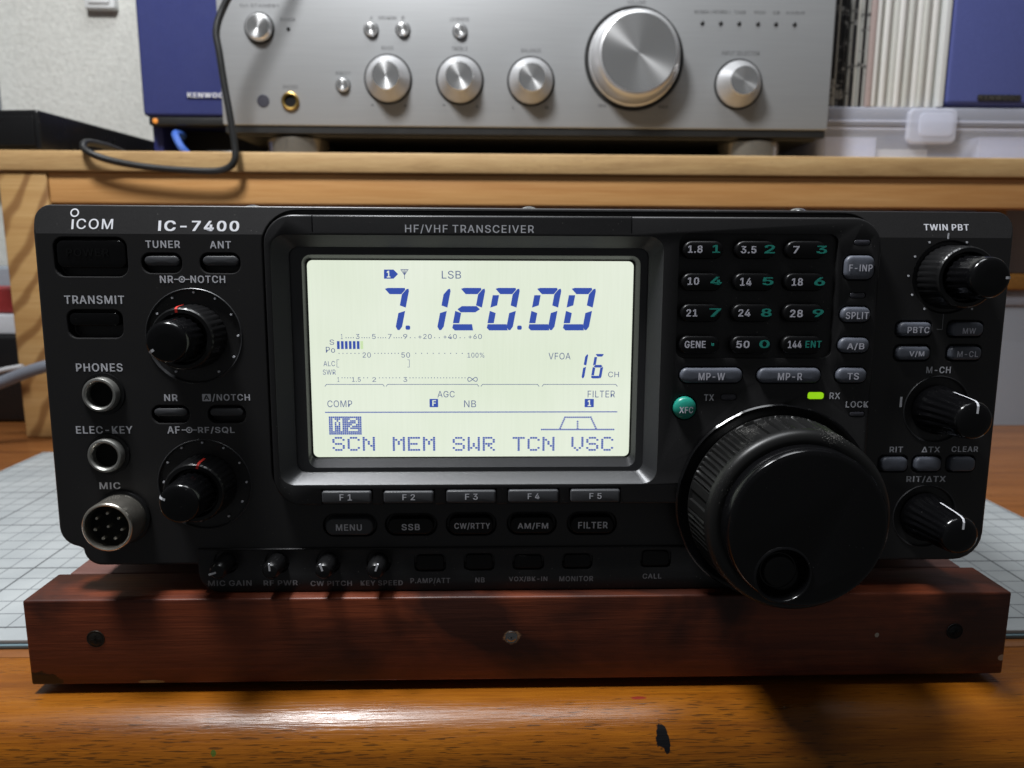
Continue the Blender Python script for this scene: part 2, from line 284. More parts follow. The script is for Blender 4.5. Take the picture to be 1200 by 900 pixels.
class MB:
    def __init__(s, T=FRONT): s.v, s.f, s.m, s.T = [], [], [], T
    def add(s, verts, faces, mi=0, raw=False):
        o = len(s.v); s.v += [tuple(p) if raw else s.T(*p) for p in verts]
        s.f += [tuple(o+i for i in f) for f in faces]; s.m += [mi]*len(faces); return s
    def loft(s, loops, mi=0, cap0=True, cap1=True, closed=True, capmi=None):
        n = len(loops[0]); V = [p for L in loops for p in L]; F = []
        for k in range(len(loops)-1):
            for i in range(n if closed else n-1):
                j = (i+1) % n; F.append((k*n+i, k*n+j, (k+1)*n+j, (k+1)*n+i))
        s.add(V, F, mi); o = len(s.v)-len(V)
        if cap0: s.f.append(tuple(o+i for i in reversed(range(n)))); s.m.append(mi)
        if cap1: s.f.append(tuple(o+(len(loops)-1)*n+i for i in range(n))); s.m.append(mi if capmi is None else capmi)
        return s
    def prism(s, P, n0, n1, bev=0.0, mi=0, seg=3, back=True):
        L = [[(x, z, n0) for x, z in P]]
        if bev:
            for k in range(seg+1):
                a = rad(90*k/seg); L.append([(x, z, n1-bev*(1-math.sin(a))) for x, z in inset(P, bev*(1-math.cos(a)))])
        else: L.append([(x, z, n1) for x, z in P])
        return s.loft(L, mi, cap0=back)
    def dome(s, P, n0, n1, rise, bev, mi=0):
        L = [[(x, z, n0) for x, z in P], [(x, z, n1-bev) for x, z in P]]
        for k in (1, 2, 3):
            a = rad(30*k); L.append([(x, z, n1-bev*(1-math.sin(a))) for x, z in inset(P, bev*(1-math.cos(a)))])
        cx = sum(p[0] for p in P)/len(P); cz = sum(p[1] for p in P)/len(P); Q = inset(P, bev)
        for q in (0.75, 0.45, 0.15): L.append([(cx+(x-cx)*q, cz+(z-cz)*q, n1+rise*(1-q*q)) for x, z in Q])
        return s.loft(L, mi)
    def box(s, x0, y0, z0, x1, y1, z1, bev=0.0, mi=0):       # world axes
        T = s.T; s.T = UP
        if bev:
            L = []
            for k in range(4):
                a = rad(30*k); L.append([(x, y, z0+bev*(1-math.sin(a))) for x, y in inset(rrect(x0, y0, x1, y1, bev*1.0, 3), bev*(1-math.cos(a)))])
            L = L[::-1]
            for k in range(4):
                a = rad(30*k); L.append([(x, y, z1-bev*(1-math.sin(a))) for x, y in inset(rrect(x0, y0, x1, y1, bev*1.0, 3), bev*(1-math.cos(a)))])
            s.loft(L, mi)
        else: s.loft([[(x, y, z) for x, y in ((x0, y0), (x1, y0), (x1, y1), (x0, y1))] for z in (z0, z1)], mi)
        s.T = T; return s
    def lathe(s, cx, cz, prof, seg=48, mi=0, fn=None, cap0=True, cap1=True, capmi=None):
        L = []
        for r, n in prof:
            L.append([(cx+(fn(2*math.pi*k/seg, r, n) if fn else r)*math.cos(2*math.pi*k/seg), cz+(fn(2*math.pi*k/seg, r, n) if fn else r)*math.sin(2*math.pi*k/seg), n) for k in range(seg)])
        return s.loft(L, mi, cap0, cap1, capmi=capmi)
    def ring(s, cx, cz, r0, r1, n0, n1, seg=48, mi=0):
        return s.lathe(cx, cz, [(r0, n0), (r1, n0), (r1, n1), (r0, n1), (r0, n0)], seg, mi, None, False, False)
    def stroke(s, pts, w, n0, n1, mi=0):                     # flat line printed or raised on the surface
        for a, c in zip(pts, pts[1:]):
            dx, dz = c[0]-a[0], c[1]-a[1]; l = math.hypot(dx, dz) or 1e-9; px, pz = -dz/l*w/2, dx/l*w/2; ex, ez = dx/l*w*0.3, dz/l*w*0.3
            s.loft([[(a[0]-ex-px, a[1]-ez-pz, k), (c[0]+ex-px, c[1]+ez-pz, k), (c[0]+ex+px, c[1]+ez+pz, k), (a[0]-ex+px, a[1]-ez+pz, k)] for k in (n0, n1)], mi, cap0=False)
        return s
    def tube(s, pts, r, seg=10, mi=0):                       # points already in world axes
        P = [Vector(p) for p in pts]; Q = []
        for i in range(len(P)-1):
            a, b_, c, d = P[max(i-1, 0)], P[i], P[i+1], P[min(i+2, len(P)-1)]
            for k in range(6):
                t = k/6; Q.append(0.5*((2*b_)+(c-a)*t+(2*a-5*b_+4*c-d)*t*t+(3*b_-a-3*c+d)*t**3))
        Q.append(P[-1]); L = []; up = Vector((0.13, 0.2, 0.97))
        for i, q in enumerate(Q):
            t = (Q[min(i+1, len(Q)-1)]-Q[max(i-1, 0)]).normalized(); x = t.cross(up)
            if x.length < 0.1: x = t.cross(Vector((1, 0, 0)))
            x.normalize(); y = x.cross(t).normalized()
            up = y; L.append([q+x*r*math.cos(2*math.pi*k/seg)+y*r*math.sin(2*math.pi*k/seg) for k in range(seg)])
        T = s.T; s.T = UP; s.loft([[tuple(p) for p in l] for l in L], mi); s.T = T; return s
    def text(s, t, box, n, mi=1, kind=''):
        V, F = glyphs(t, kind); x0, z0, x1, z1 = box
        s.add([(x0+a*(x1-x0), z0+b_*(z1-z0), n+l) for a, b_, l in V], F, mi); return s
    def mesh(s, me, mi=0):
        o = len(s.v); s.v += [tuple(c/MM for c in v_.co) for v_ in me.vertices]
        s.f += [tuple(o+i for i in p.vertices) for p in me.polygons]; s.m += [mi]*len(me.polygons); return s
    def build(s, name, mats, parent=None, smooth=35, origin=None):
        me = bpy.data.meshes.new(name); O = origin or (0, 0, 0)
        me.from_pydata([((x-O[0])*MM, (y-O[1])*MM, (z-O[2])*MM) for x, y, z in s.v], [], s.f); me.update()
        for k in (mats if isinstance(mats, (list, tuple)) else [mats]): me.materials.append(MT[k])
        me.polygons.foreach_set('material_index', s.m)
        if smooth: me.shade_smooth(); me.set_sharp_from_angle(angle=rad(smooth))
        o = bpy.data.objects.new(name, me); COL.objects.link(o); o.parent = parent
        o.location = [c*MM for c in O]; return o
_G = {}
def glyphs(t, kind=''):
    """flat outline of a word, scaled to a unit box; heavier print is a few shifted layers of the outline"""
    if (t, kind) in _G: return _G[t, kind]
    heavy = {'b': 24, 'g': 18, 'k': 26, 't': 0, '': 8}[kind]; gap = {'b': 60, 'g': 45, 'k': 25, 't': 25, '': 60}[kind]
    V, F, x = [], [], 0
    for ch in t:
        if ch == ' ': x += SPACE; continue
        adv, p, f = LETTERS[ch]
        for l, (dx, dz) in enumerate([(0, 0)] if not heavy else [(-heavy, -heavy*0.6), (heavy, -heavy*0.6), (-heavy, heavy*0.6), (heavy, heavy*0.6), (0, 0)]):
            o = len(V); V += [(x+p[k]+dx, p[k+1]+dz, l) for k in range(0, len(p), 2)]; F += [tuple(o+q for q in f[k:k+3]) for k in range(0, len(f), 3)]
        x += adv+gap+heavy
    x0, x1 = min(v[0] for v in V), max(v[0] for v in V); z0, z1 = min(v[1] for v in V), max(v[1] for v in V)
    V = [((a-x0)/(x1-x0 or 1), (c-z0)/(z1-z0 or 1), l*0.006) for a, c, l in V]
    _G[t, kind] = (V, F); return V, F
def carve(body, cuts, bevel=0.0):
    """solid minus solids, back as one mesh"""
    o = body.build('carved', 'panel', None, 0); mods = []; temps = [o]
    for c_ in cuts:
        q = c_.build('cutter', 'panel', None, 0); temps.append(q)
        md = o.modifiers.new('cut', 'BOOLEAN'); md.operation = 'DIFFERENCE'; md.solver = 'EXACT'; md.object = q
    if bevel:
        md = o.modifiers.new('edge', 'BEVEL'); md.width = bevel*MM; md.segments = 2; md.limit_method = 'ANGLE'; md.angle_limit = rad(40)
    bpy.context.view_layer.update()
    me = bpy.data.meshes.new_from_object(o.evaluated_get(bpy.context.evaluated_depsgraph_get()))
    for q in temps: bpy.data.objects.remove(q)
    return me
def empty(name, label, cat, loc=(0, 0, 0), group=None):
    o = bpy.data.objects.new(name, None); COL.objects.link(o); o.location = [c*MM for c in loc]; o.empty_display_size = 0.02
    return tag(o, label, cat, group)
def tag(o, label, cat, group=None):
    o['label'] = label; o['category'] = cat
    if group: o['group'] = group
    return o

# ------------------------------------------------------------------ measurements
# letter outlines for the printed legends: advance, x and y of each point, three points of each triangle
SPACE = 187
LETTERS = {
 'A': (479,(16,0,201,509,276,509,463,0,395,0,287,302,280,323,272,346,264,372,255,402,244,438,232,478,245,478,233,437,222,402,213,371,204,345,197,322,191,302,85,0,110,142,110,199,370,199,370,142),(0,11,1,11,2,1,11,12,2,12,3,2,0,21,11,21,13,11,13,10,11,13,10,12,10,22,12,22,3,12,9,22,10,21,14,13,8,22,9,21,15,14,7,22,8,21,16,15,6,22,7,21,17,16,5,22,6,21,18,17,21,20,18,20,19,18,4,23,5,23,22,5,0,20,21,20,22,21,20,23,22,23,3,22,0,19,20,4,3,23)),
 'B': (456,(60,0,60,509,241,509,274,507,304,501,329,491,350,477,367,461,381,442,390,421,396,398,398,374,397,353,393,336,387,320,378,307,368,295,356,286,343,278,329,272,315,267,315,262,331,260,347,254,363,245,378,234,391,220,402,203,411,184,416,161,418,136,416,111,410,88,400,67,386,48,368,31,344,18,317,8,284,2,247,0,125,57,245,57,281,60,309,67,330,80,344,96,353,115,355,137,354,153,350,169,342,184,333,197,320,209,306,218,289,225,269,229,248,231,125,231,125,285,238,285,256,287,273,290,288,296,302,304,314,314,323,326,330,340,335,355,336,372,333,393,326,412,313,429,294,442,270,449,240,452,125,452),(0,75,1,75,2,1,75,3,2,75,4,3,75,5,4,75,6,5,75,7,6,75,74,7,74,8,7,0,58,75,73,8,74,72,8,73,72,9,8,71,9,72,70,9,71,70,10,9,69,10,70,69,11,10,68,11,69,68,12,11,67,12,68,66,12,67,66,13,12,65,13,66,65,14,13,64,14,65,64,15,14,63,15,64,63,16,15,62,16,63,61,16,62,61,17,16,60,17,61,59,17,60,59,18,17,0,57,58,57,59,58,57,18,59,57,19,18,57,20,19,57,21,20,57,22,21,57,23,22,57,24,23,57,25,24,57,56,25,56,55,25,55,26,25,0,40,57,54,26,55,53,26,54,53,27,26,52,27,53,51,27,52,51,28,27,50,28,51,49,28,50,49,29,28,48,29,49,48,30,29,47,30,48,46,30,47,46,31,30,45,31,46,45,32,31,44,32,45,44,33,32,43,33,44,42,33,43,42,34,33,41,34,42,0,41,40,0,34,41,0,35,34,0,36,35,0,37,36,0,38,37,0,39,38)),
 'C': (510,(267,-7,225,-3,186,7,150,25,119,49,92,79,70,115,53,157,44,203,40,254,44,305,53,352,70,393,92,429,119,459,150,484,186,501,225,512,267,516,293,514,317,511,340,504,362,496,383,485,402,471,419,456,435,438,448,418,459,397,467,373,473,348,408,348,404,365,397,380,389,395,380,407,369,418,357,428,344,437,330,444,315,449,300,453,284,455,267,456,237,453,209,445,184,432,161,414,141,391,125,364,113,332,106,295,103,254,106,213,113,177,125,145,141,117,161,94,184,76,210,63,237,56,267,53,284,54,300,56,315,60,330,65,344,72,357,81,369,90,380,102,389,114,397,128,404,144,408,160,473,160,467,135,459,112,448,91,435,71,420,53,402,38,383,24,363,13,341,5,317,-2,293,-6),(17,19,18,17,20,19,16,20,17,16,21,20,16,22,21,15,22,16,15,23,22,15,24,23,14,24,15,14,25,24,13,44,14,44,43,14,43,25,14,42,25,43,42,26,25,41,26,42,13,45,44,40,26,41,39,26,40,13,46,45,38,26,39,38,27,26,37,27,38,13,47,46,12,47,13,36,27,37,35,27,36,35,28,27,12,48,47,34,28,35,34,29,28,33,29,34,11,48,12,11,49,48,32,29,33,32,30,29,31,30,32,11,50,49,10,50,11,10,51,50,9,51,10,9,52,51,8,52,9,8,53,52,8,54,53,7,54,8,7,55,54,72,74,73,72,75,74,6,55,7,6,56,55,71,75,72,71,76,75,70,76,71,6,57,56,5,57,6,69,76,70,69,77,76,68,77,69,5,58,57,68,78,77,67,78,68,66,78,67,4,58,5,4,59,58,65,78,66,65,79,78,64,79,65,4,60,59,63,79,64,62,79,63,4,61,60,61,79,62,61,80,79,4,80,61,3,80,4,3,81,80,2,81,3,2,82,81,2,83,82,1,83,2,1,84,83,1,85,84,0,85,1)),
 'D': (502,(219,0,96,0,96,57,215,57,254,60,288,68,318,81,343,99,363,122,379,149,390,181,397,216,399,255,397,294,390,329,379,361,364,388,344,410,320,428,291,441,258,449,221,452,93,452,93,509,225,509,273,505,315,495,353,478,385,455,412,426,433,391,449,351,458,306,462,255,458,205,449,159,433,119,411,83,384,54,351,31,312,14,268,3,125,509,125,0,60,0,60,509),(44,23,45,23,42,45,44,22,23,42,24,23,43,24,42,43,21,24,21,25,24,21,26,25,21,27,26,21,28,27,21,20,28,20,29,28,44,21,22,44,2,21,2,43,21,19,29,20,18,29,19,17,29,18,17,30,29,16,30,17,16,31,30,15,31,16,14,31,15,14,32,31,13,32,14,13,33,32,12,33,13,11,33,12,11,34,33,10,34,11,10,35,34,9,35,10,9,36,35,8,36,9,7,36,8,7,37,36,6,37,7,6,38,37,5,38,6,4,38,5,3,38,4,44,1,2,43,3,2,43,38,3,43,39,38,43,40,39,43,41,40,43,0,41,1,43,44,43,0,1)),
 'E': (418,(60,0,60,509,372,509,372,452,125,452,125,286,355,286,355,229,125,229,125,57,375,57,375,0),(0,4,1,4,2,1,4,3,2,0,5,4,0,8,5,8,6,5,8,7,6,0,9,8,0,10,9,0,11,10)),
 'F': (410,(60,0,60,509,369,509,369,452,125,452,125,278,346,278,346,221,125,221,125,0),(0,4,1,4,2,1,4,3,2,0,5,4,0,8,5,8,6,5,8,7,6,0,9,8)),
 'G': (520,(269,-7,225,-3,185,7,149,25,118,49,91,79,69,116,53,157,43,203,40,254,43,305,53,352,69,393,91,429,117,459,149,484,184,501,223,512,265,516,291,514,316,510,340,504,363,494,384,483,403,469,421,453,436,436,449,416,460,395,468,373,474,349,408,349,402,365,395,379,387,393,378,406,368,417,356,427,344,436,330,443,315,448,300,453,283,455,265,456,236,453,209,445,183,432,160,414,141,392,125,364,113,332,106,295,103,254,106,213,113,177,125,145,141,117,161,95,184,76,210,63,238,56,269,53,296,55,322,61,345,71,365,85,382,102,396,123,407,147,413,173,415,202,434,199,283,199,283,256,478,256,478,200,475,160,466,124,451,91,431,62,406,38,377,19,344,5,308,-4),(17,19,18,17,20,19,16,20,17,16,21,20,16,22,21,15,22,16,15,23,22,14,23,15,14,24,23,14,25,24,13,44,14,44,43,14,43,25,14,42,25,43,41,25,42,41,26,25,13,45,44,40,26,41,39,26,40,13,46,45,38,26,39,38,27,26,37,27,38,13,47,46,12,47,13,36,27,37,35,27,36,35,28,27,12,48,47,34,28,35,34,29,28,11,48,12,33,29,34,11,49,48,32,29,33,32,30,29,31,30,32,11,50,49,10,50,11,10,51,50,9,51,10,9,52,51,72,74,73,72,70,74,70,75,74,8,52,9,8,53,52,8,54,53,7,54,8,72,69,70,71,75,70,71,76,75,69,71,72,69,76,71,7,55,54,68,76,69,68,77,76,6,55,7,67,77,68,6,56,55,67,78,77,66,78,67,6,57,56,5,57,6,65,78,66,5,58,57,65,79,78,64,79,65,4,58,5,4,59,58,63,79,64,4,60,59,63,80,79,62,80,63,4,61,60,61,80,62,4,80,61,3,80,4,3,81,80,2,81,3,2,82,81,1,82,2,1,83,82,0,83,1)),
 'H': (517,(60,0,60,509,125,509,125,289,392,289,392,509,457,509,457,0,392,0,392,232,125,232,125,0),(0,2,1,0,3,2,4,6,5,4,7,6,0,10,3,10,4,3,10,9,4,9,7,4,0,11,10,8,7,9)),
 'I': (189,(60,0,129,0,129,509,60,509),(0,1,2,0,2,3)),
 'K': (467,(104,145,104,216,116,231,128,246,139,261,151,275,162,289,174,303,187,317,199,331,212,344,364,509,448,509,231,276,228,276,60,0,60,509,125,509,125,334,124,225,125,193,125,0,372,0,188,259,228,309,449,0),(15,17,16,15,18,17,10,12,11,10,24,12,24,13,12,9,24,10,15,1,18,1,2,18,2,19,18,8,24,9,7,24,8,7,23,24,13,25,24,6,23,7,5,23,6,0,13,14,0,25,13,4,23,5,3,23,4,3,22,23,2,19,3,19,22,3,20,22,19,15,0,1,21,22,20,15,25,0,21,25,15,22,25,21)),
 'L': (393,(60,0,60,509,125,509,125,57,361,57,361,0),(0,2,1,0,3,2,0,4,3,0,5,4)),
 'M': (628,(60,0,60,509,152,509,277,187,280,179,284,170,287,159,291,147,295,135,299,123,303,110,307,97,311,84,315,71,319,60,322,49,307,49,311,59,314,71,318,83,322,95,326,108,330,121,334,134,338,146,342,158,346,169,349,179,352,187,476,509,568,509,568,0,504,0,504,291,504,302,504,314,504,327,505,340,505,354,505,369,505,383,506,398,506,413,506,428,507,443,507,457,513,457,508,441,503,425,498,409,492,393,487,378,482,363,477,348,472,335,467,322,463,310,459,300,456,291,342,0,286,0,170,291,167,300,163,310,159,321,155,333,150,347,145,361,140,376,134,392,129,408,124,424,118,441,112,457,119,457,119,444,120,430,120,416,120,401,121,386,121,372,121,357,121,342,122,328,122,315,122,302,122,291,122,0),(0,73,1,73,2,1,73,74,2,74,3,2,28,45,29,45,30,29,45,46,30,46,31,30,0,72,73,75,3,74,28,44,45,47,31,46,76,3,75,28,48,44,48,43,44,48,43,47,43,31,47,0,76,72,76,71,72,0,77,76,71,3,76,42,31,43,28,49,48,70,3,71,0,78,77,41,31,42,28,50,49,69,3,70,0,79,78,40,31,41,28,51,50,68,3,69,0,80,79,39,31,40,28,52,51,67,3,68,0,81,80,38,31,39,28,53,52,66,3,67,0,82,81,37,31,38,28,54,53,65,3,66,0,83,82,36,31,37,28,55,54,64,3,65,0,84,83,35,31,36,28,56,55,63,3,64,0,85,84,34,31,35,28,57,56,62,3,63,0,86,85,33,31,34,28,58,57,61,3,62,0,87,86,60,3,61,28,59,58,32,31,33,60,4,3,27,59,28,60,5,4,26,59,27,60,6,5,25,59,26,60,7,6,24,59,25,60,8,7,23,59,24,60,9,8,22,59,23,60,10,9,21,59,22,60,11,10,20,59,21,60,12,11,19,59,20,60,18,12,18,13,12,18,13,19,13,59,19,14,59,13,60,17,18,15,59,14,60,16,17,60,15,16,60,59,15)),
 'N': (523,(60,0,60,509,136,509,343,183,349,174,355,163,363,151,371,137,379,122,388,107,396,90,405,73,414,55,405,54,403,72,402,90,401,108,400,126,399,142,399,157,399,171,399,184,399,195,399,509,463,509,463,0,387,0,202,290,194,303,186,317,177,331,168,346,159,363,148,381,136,402,123,425,108,452,119,454,120,429,121,406,122,384,123,363,124,345,124,328,125,313,125,301,125,291,125,0),(0,36,1,36,2,1,36,37,2,37,3,2,22,24,23,22,25,24,38,3,37,0,38,36,38,35,36,0,39,38,35,3,38,34,3,35,0,40,39,33,3,34,0,41,40,32,3,33,0,42,41,31,3,32,30,3,31,0,43,42,29,3,30,0,44,43,28,3,29,0,45,44,27,3,28,0,46,45,0,47,46,26,3,27,21,25,22,20,25,21,26,4,3,26,5,4,19,25,20,26,6,5,18,25,19,26,7,6,17,25,18,26,8,7,16,25,17,26,9,8,15,25,16,26,10,9,14,11,15,11,25,15,26,14,10,14,11,10,12,25,11,26,13,14,13,25,12,26,25,13)),
 'O': (533,(267,-7,225,-3,186,7,150,25,119,49,92,79,70,115,53,157,44,203,40,254,44,305,53,352,70,393,92,429,119,459,150,484,186,501,225,512,267,516,309,512,348,501,384,484,415,459,442,429,464,393,480,352,490,305,493,254,490,203,480,157,464,115,442,79,415,49,384,25,348,7,309,-3,267,53,296,55,324,63,349,76,372,94,392,116,408,144,420,176,428,213,430,254,428,295,420,332,408,365,392,392,372,415,349,433,324,446,296,453,267,456,237,453,210,445,184,433,161,415,142,392,125,364,113,332,106,295,103,254,106,213,113,176,125,144,142,117,161,94,184,76,210,63,237,55),(17,19,18,16,19,17,16,20,19,15,20,16,15,21,20,14,21,15,14,22,21,13,55,14,55,54,14,54,22,14,54,53,22,53,23,22,52,23,53,13,56,55,51,23,52,13,57,56,50,23,51,13,58,57,50,24,23,12,58,13,49,24,50,12,59,58,11,59,12,49,25,24,48,25,49,11,60,59,47,25,48,11,61,60,10,61,11,47,26,25,46,26,47,10,62,61,9,62,10,46,27,26,45,27,46,9,63,62,8,63,9,8,64,63,44,27,45,44,28,27,8,65,64,43,28,44,7,65,8,43,29,28,7,66,65,42,29,43,6,66,7,42,30,29,6,67,66,41,30,42,6,68,67,40,30,41,5,68,6,40,31,30,5,69,68,39,31,40,39,32,31,4,69,5,4,70,69,38,32,39,4,71,70,37,32,38,4,36,71,36,32,37,4,32,36,4,33,32,3,33,4,2,33,3,2,34,33,1,34,2,1,35,34,1,0,35)),
 'P': (444,(60,0,60,509,235,509,272,506,305,499,332,487,356,471,375,452,390,430,400,404,407,377,409,348,407,318,400,291,390,265,375,243,356,223,332,207,305,195,272,188,235,186,109,186,109,242,233,242,257,244,279,248,297,256,312,266,324,279,333,294,339,310,343,328,344,348,343,367,339,385,333,402,324,416,312,428,297,439,279,446,257,451,232,452,125,452,125,0),(0,42,1,42,2,1,42,3,2,42,4,3,42,5,4,42,6,5,42,7,6,42,41,7,41,40,7,40,8,7,0,22,42,22,43,42,39,8,40,38,8,39,37,8,38,37,9,8,36,9,37,35,9,36,35,10,9,34,10,35,33,10,34,33,11,10,32,11,33,31,11,32,31,12,11,30,12,31,30,13,12,29,13,30,28,13,29,28,14,13,27,14,28,26,14,27,26,15,14,25,15,26,24,15,25,23,15,24,23,16,15,0,21,22,43,23,22,43,20,23,20,16,23,20,17,16,20,18,17,20,19,18,0,20,21,0,43,20)),
 'Q': (533,(245,159,313,159,369,85,384,65,468,-48,401,-48,346,27,331,46,267,-7,225,-3,186,7,150,25,119,49,92,79,70,115,53,157,44,203,40,254,44,305,53,352,70,393,92,429,119,459,150,484,186,501,225,512,267,516,309,512,348,501,384,484,415,459,442,429,464,393,480,352,490,305,493,254,490,203,480,157,464,115,442,79,415,49,384,25,348,7,309,-3,267,53,296,55,324,63,349,76,372,94,392,116,408,144,420,176,428,213,430,254,428,295,420,332,408,365,392,392,372,415,349,433,324,446,296,453,267,456,237,453,210,445,184,433,161,415,142,392,125,364,113,332,106,295,103,254,106,213,113,176,125,144,142,117,161,94,184,76,210,63,237,55),(25,27,26,24,27,25,24,28,27,23,28,24,23,29,28,22,29,23,22,30,29,21,63,22,63,62,22,62,30,22,62,61,30,61,31,30,60,31,61,21,64,63,59,31,60,21,65,64,58,31,59,21,66,65,58,32,31,20,66,21,57,32,58,20,67,66,19,67,20,57,33,32,56,33,57,19,68,67,55,33,56,19,69,68,18,69,19,55,34,33,54,34,55,18,70,69,17,70,18,54,35,34,53,35,54,17,71,70,16,71,17,16,72,71,52,35,53,52,36,35,16,73,72,51,36,52,15,73,16,51,37,36,15,74,73,50,37,51,7,46,0,46,1,0,46,47,1,47,2,1,14,74,15,50,38,37,14,75,74,49,38,50,14,76,75,48,38,49,13,76,14,48,39,38,13,77,76,47,2,48,2,39,48,3,39,2,3,40,39,12,77,13,12,78,77,4,40,3,12,79,78,45,7,46,12,44,79,44,7,45,12,7,44,41,4,40,11,7,12,11,6,7,11,42,6,42,5,6,10,42,11,42,4,41,9,42,10,9,43,42,5,4,42,9,8,43)),
 'R': (449,(60,0,60,509,236,509,273,506,305,500,333,489,356,473,376,455,390,433,401,408,407,381,409,352,407,323,401,296,390,271,376,250,356,232,333,217,305,206,273,200,236,198,96,198,96,255,234,255,258,256,280,260,298,267,313,276,325,287,334,300,340,316,344,333,345,352,344,371,340,389,334,405,325,419,313,430,298,440,279,446,258,451,233,452,125,452,125,0,353,0,230,229,303,229,428,0),(0,22,1,22,42,1,42,2,1,42,3,2,42,4,3,42,5,4,42,6,5,42,7,6,42,41,7,41,40,7,40,8,7,22,43,42,39,8,40,38,8,39,37,8,38,37,9,8,36,9,37,35,9,36,35,10,9,34,10,35,33,10,34,33,11,10,32,11,33,31,11,32,31,12,11,30,12,31,30,13,12,29,13,30,28,13,29,28,14,13,27,14,28,26,14,27,26,15,14,25,15,26,24,15,25,23,15,24,0,21,22,43,23,22,43,45,23,45,15,23,45,16,15,45,46,16,46,17,16,43,20,45,20,44,45,47,17,46,18,47,17,19,47,18,20,47,19,0,20,21,0,43,20,44,47,20)),
 'S': (446,(224,-9,188,-7,156,-1,128,9,102,23,81,40,64,60,51,83,42,109,38,137,104,137,108,118,114,102,123,88,136,76,150,66,166,59,185,53,204,50,224,49,246,50,267,54,286,60,303,69,317,79,329,92,338,106,344,122,346,139,344,154,340,168,332,179,322,189,310,197,296,205,280,211,263,217,245,222,184,239,145,253,112,269,86,289,67,313,56,341,52,372,54,400,62,425,75,448,92,468,113,484,138,498,165,508,195,514,227,516,259,514,289,508,316,498,340,484,360,468,377,449,390,427,398,403,401,378,337,378,332,402,320,421,302,437,280,449,254,456,225,459,204,457,185,454,167,448,152,440,139,430,129,418,121,405,117,391,115,376,117,359,122,345,131,334,142,324,155,315,169,308,184,302,198,297,212,293,264,279,279,275,295,270,312,264,328,256,344,248,359,238,372,226,384,213,395,198,402,180,407,161,408,139,406,112,399,87,386,64,370,43,349,25,323,11,294,0,261,-7),(52,54,53,51,54,52,51,55,54,50,55,51,50,56,55,49,56,50,49,57,56,48,57,49,48,58,57,48,59,58,47,70,48,70,69,48,69,59,48,68,59,69,47,71,70,67,59,68,47,72,71,66,59,67,66,60,59,46,72,47,46,73,72,46,74,73,65,60,66,46,75,74,65,61,60,45,75,46,64,61,65,45,76,75,45,77,76,64,62,61,63,62,64,44,77,45,44,78,77,44,79,78,43,79,44,43,80,79,43,81,80,42,81,43,42,82,81,42,83,82,42,84,83,41,84,42,41,85,84,41,86,85,41,87,86,41,88,87,40,88,41,40,89,88,40,90,89,40,91,90,39,91,40,39,92,91,39,93,92,38,93,39,38,94,93,37,94,38,37,95,94,37,96,95,36,96,37,35,96,36,35,97,96,34,97,35,33,97,34,33,98,97,32,98,33,31,98,32,31,99,98,30,99,31,29,99,30,29,100,99,28,100,29,27,100,28,27,101,100,8,10,9,8,11,10,26,101,27,8,12,11,26,102,101,7,12,8,25,102,26,7,13,12,24,102,25,7,14,13,24,103,102,6,14,7,23,103,24,6,15,14,22,103,23,6,16,15,22,104,103,21,104,22,5,16,6,5,17,16,20,104,21,5,18,17,19,104,20,5,19,18,5,104,19,5,105,104,4,105,5,4,106,105,3,106,4,3,107,106,2,107,3,2,108,107,1,108,2,1,0,108)),
 'T': (448,(32,452,32,509,417,509,417,452,257,452,257,0,193,0,193,452),(0,2,1,0,3,2,7,3,0,6,4,7,4,3,7,6,5,4)),
 'U': (517,(259,-8,220,-6,186,2,154,15,126,33,103,55,85,80,71,108,63,140,60,173,60,509,124,509,124,178,126,155,132,133,141,113,153,95,169,80,187,68,208,59,232,53,259,52,285,53,309,59,331,68,349,80,364,95,377,113,385,133,391,155,393,178,393,509,457,509,457,173,454,140,446,108,433,80,414,55,391,33,363,15,332,2,297,-6),(9,11,10,9,12,11,30,32,31,30,33,32,9,13,12,29,33,30,8,13,9,29,34,33,8,14,13,28,34,29,7,14,8,28,35,34,27,35,28,7,15,14,7,16,15,26,35,27,6,16,7,26,36,35,6,17,16,25,36,26,6,18,17,24,36,25,5,18,6,24,37,36,5,19,18,23,37,24,5,20,19,22,37,23,22,38,37,4,20,5,4,21,20,21,38,22,4,38,21,3,38,4,3,39,38,2,39,3,2,40,39,1,40,2,1,41,40,0,41,1)),
 'V': (479,(204,0,16,509,84,509,192,206,199,187,207,164,215,137,225,106,236,71,248,31,235,31,247,71,257,107,267,138,276,165,283,187,290,206,395,509,463,509,278,0),(0,2,1,0,3,2,16,18,17,16,19,18,0,4,3,15,19,16,14,19,15,0,5,4,13,19,14,0,6,5,12,19,13,0,7,6,11,19,12,0,8,7,10,9,11,9,19,11,0,9,8,0,19,9)),
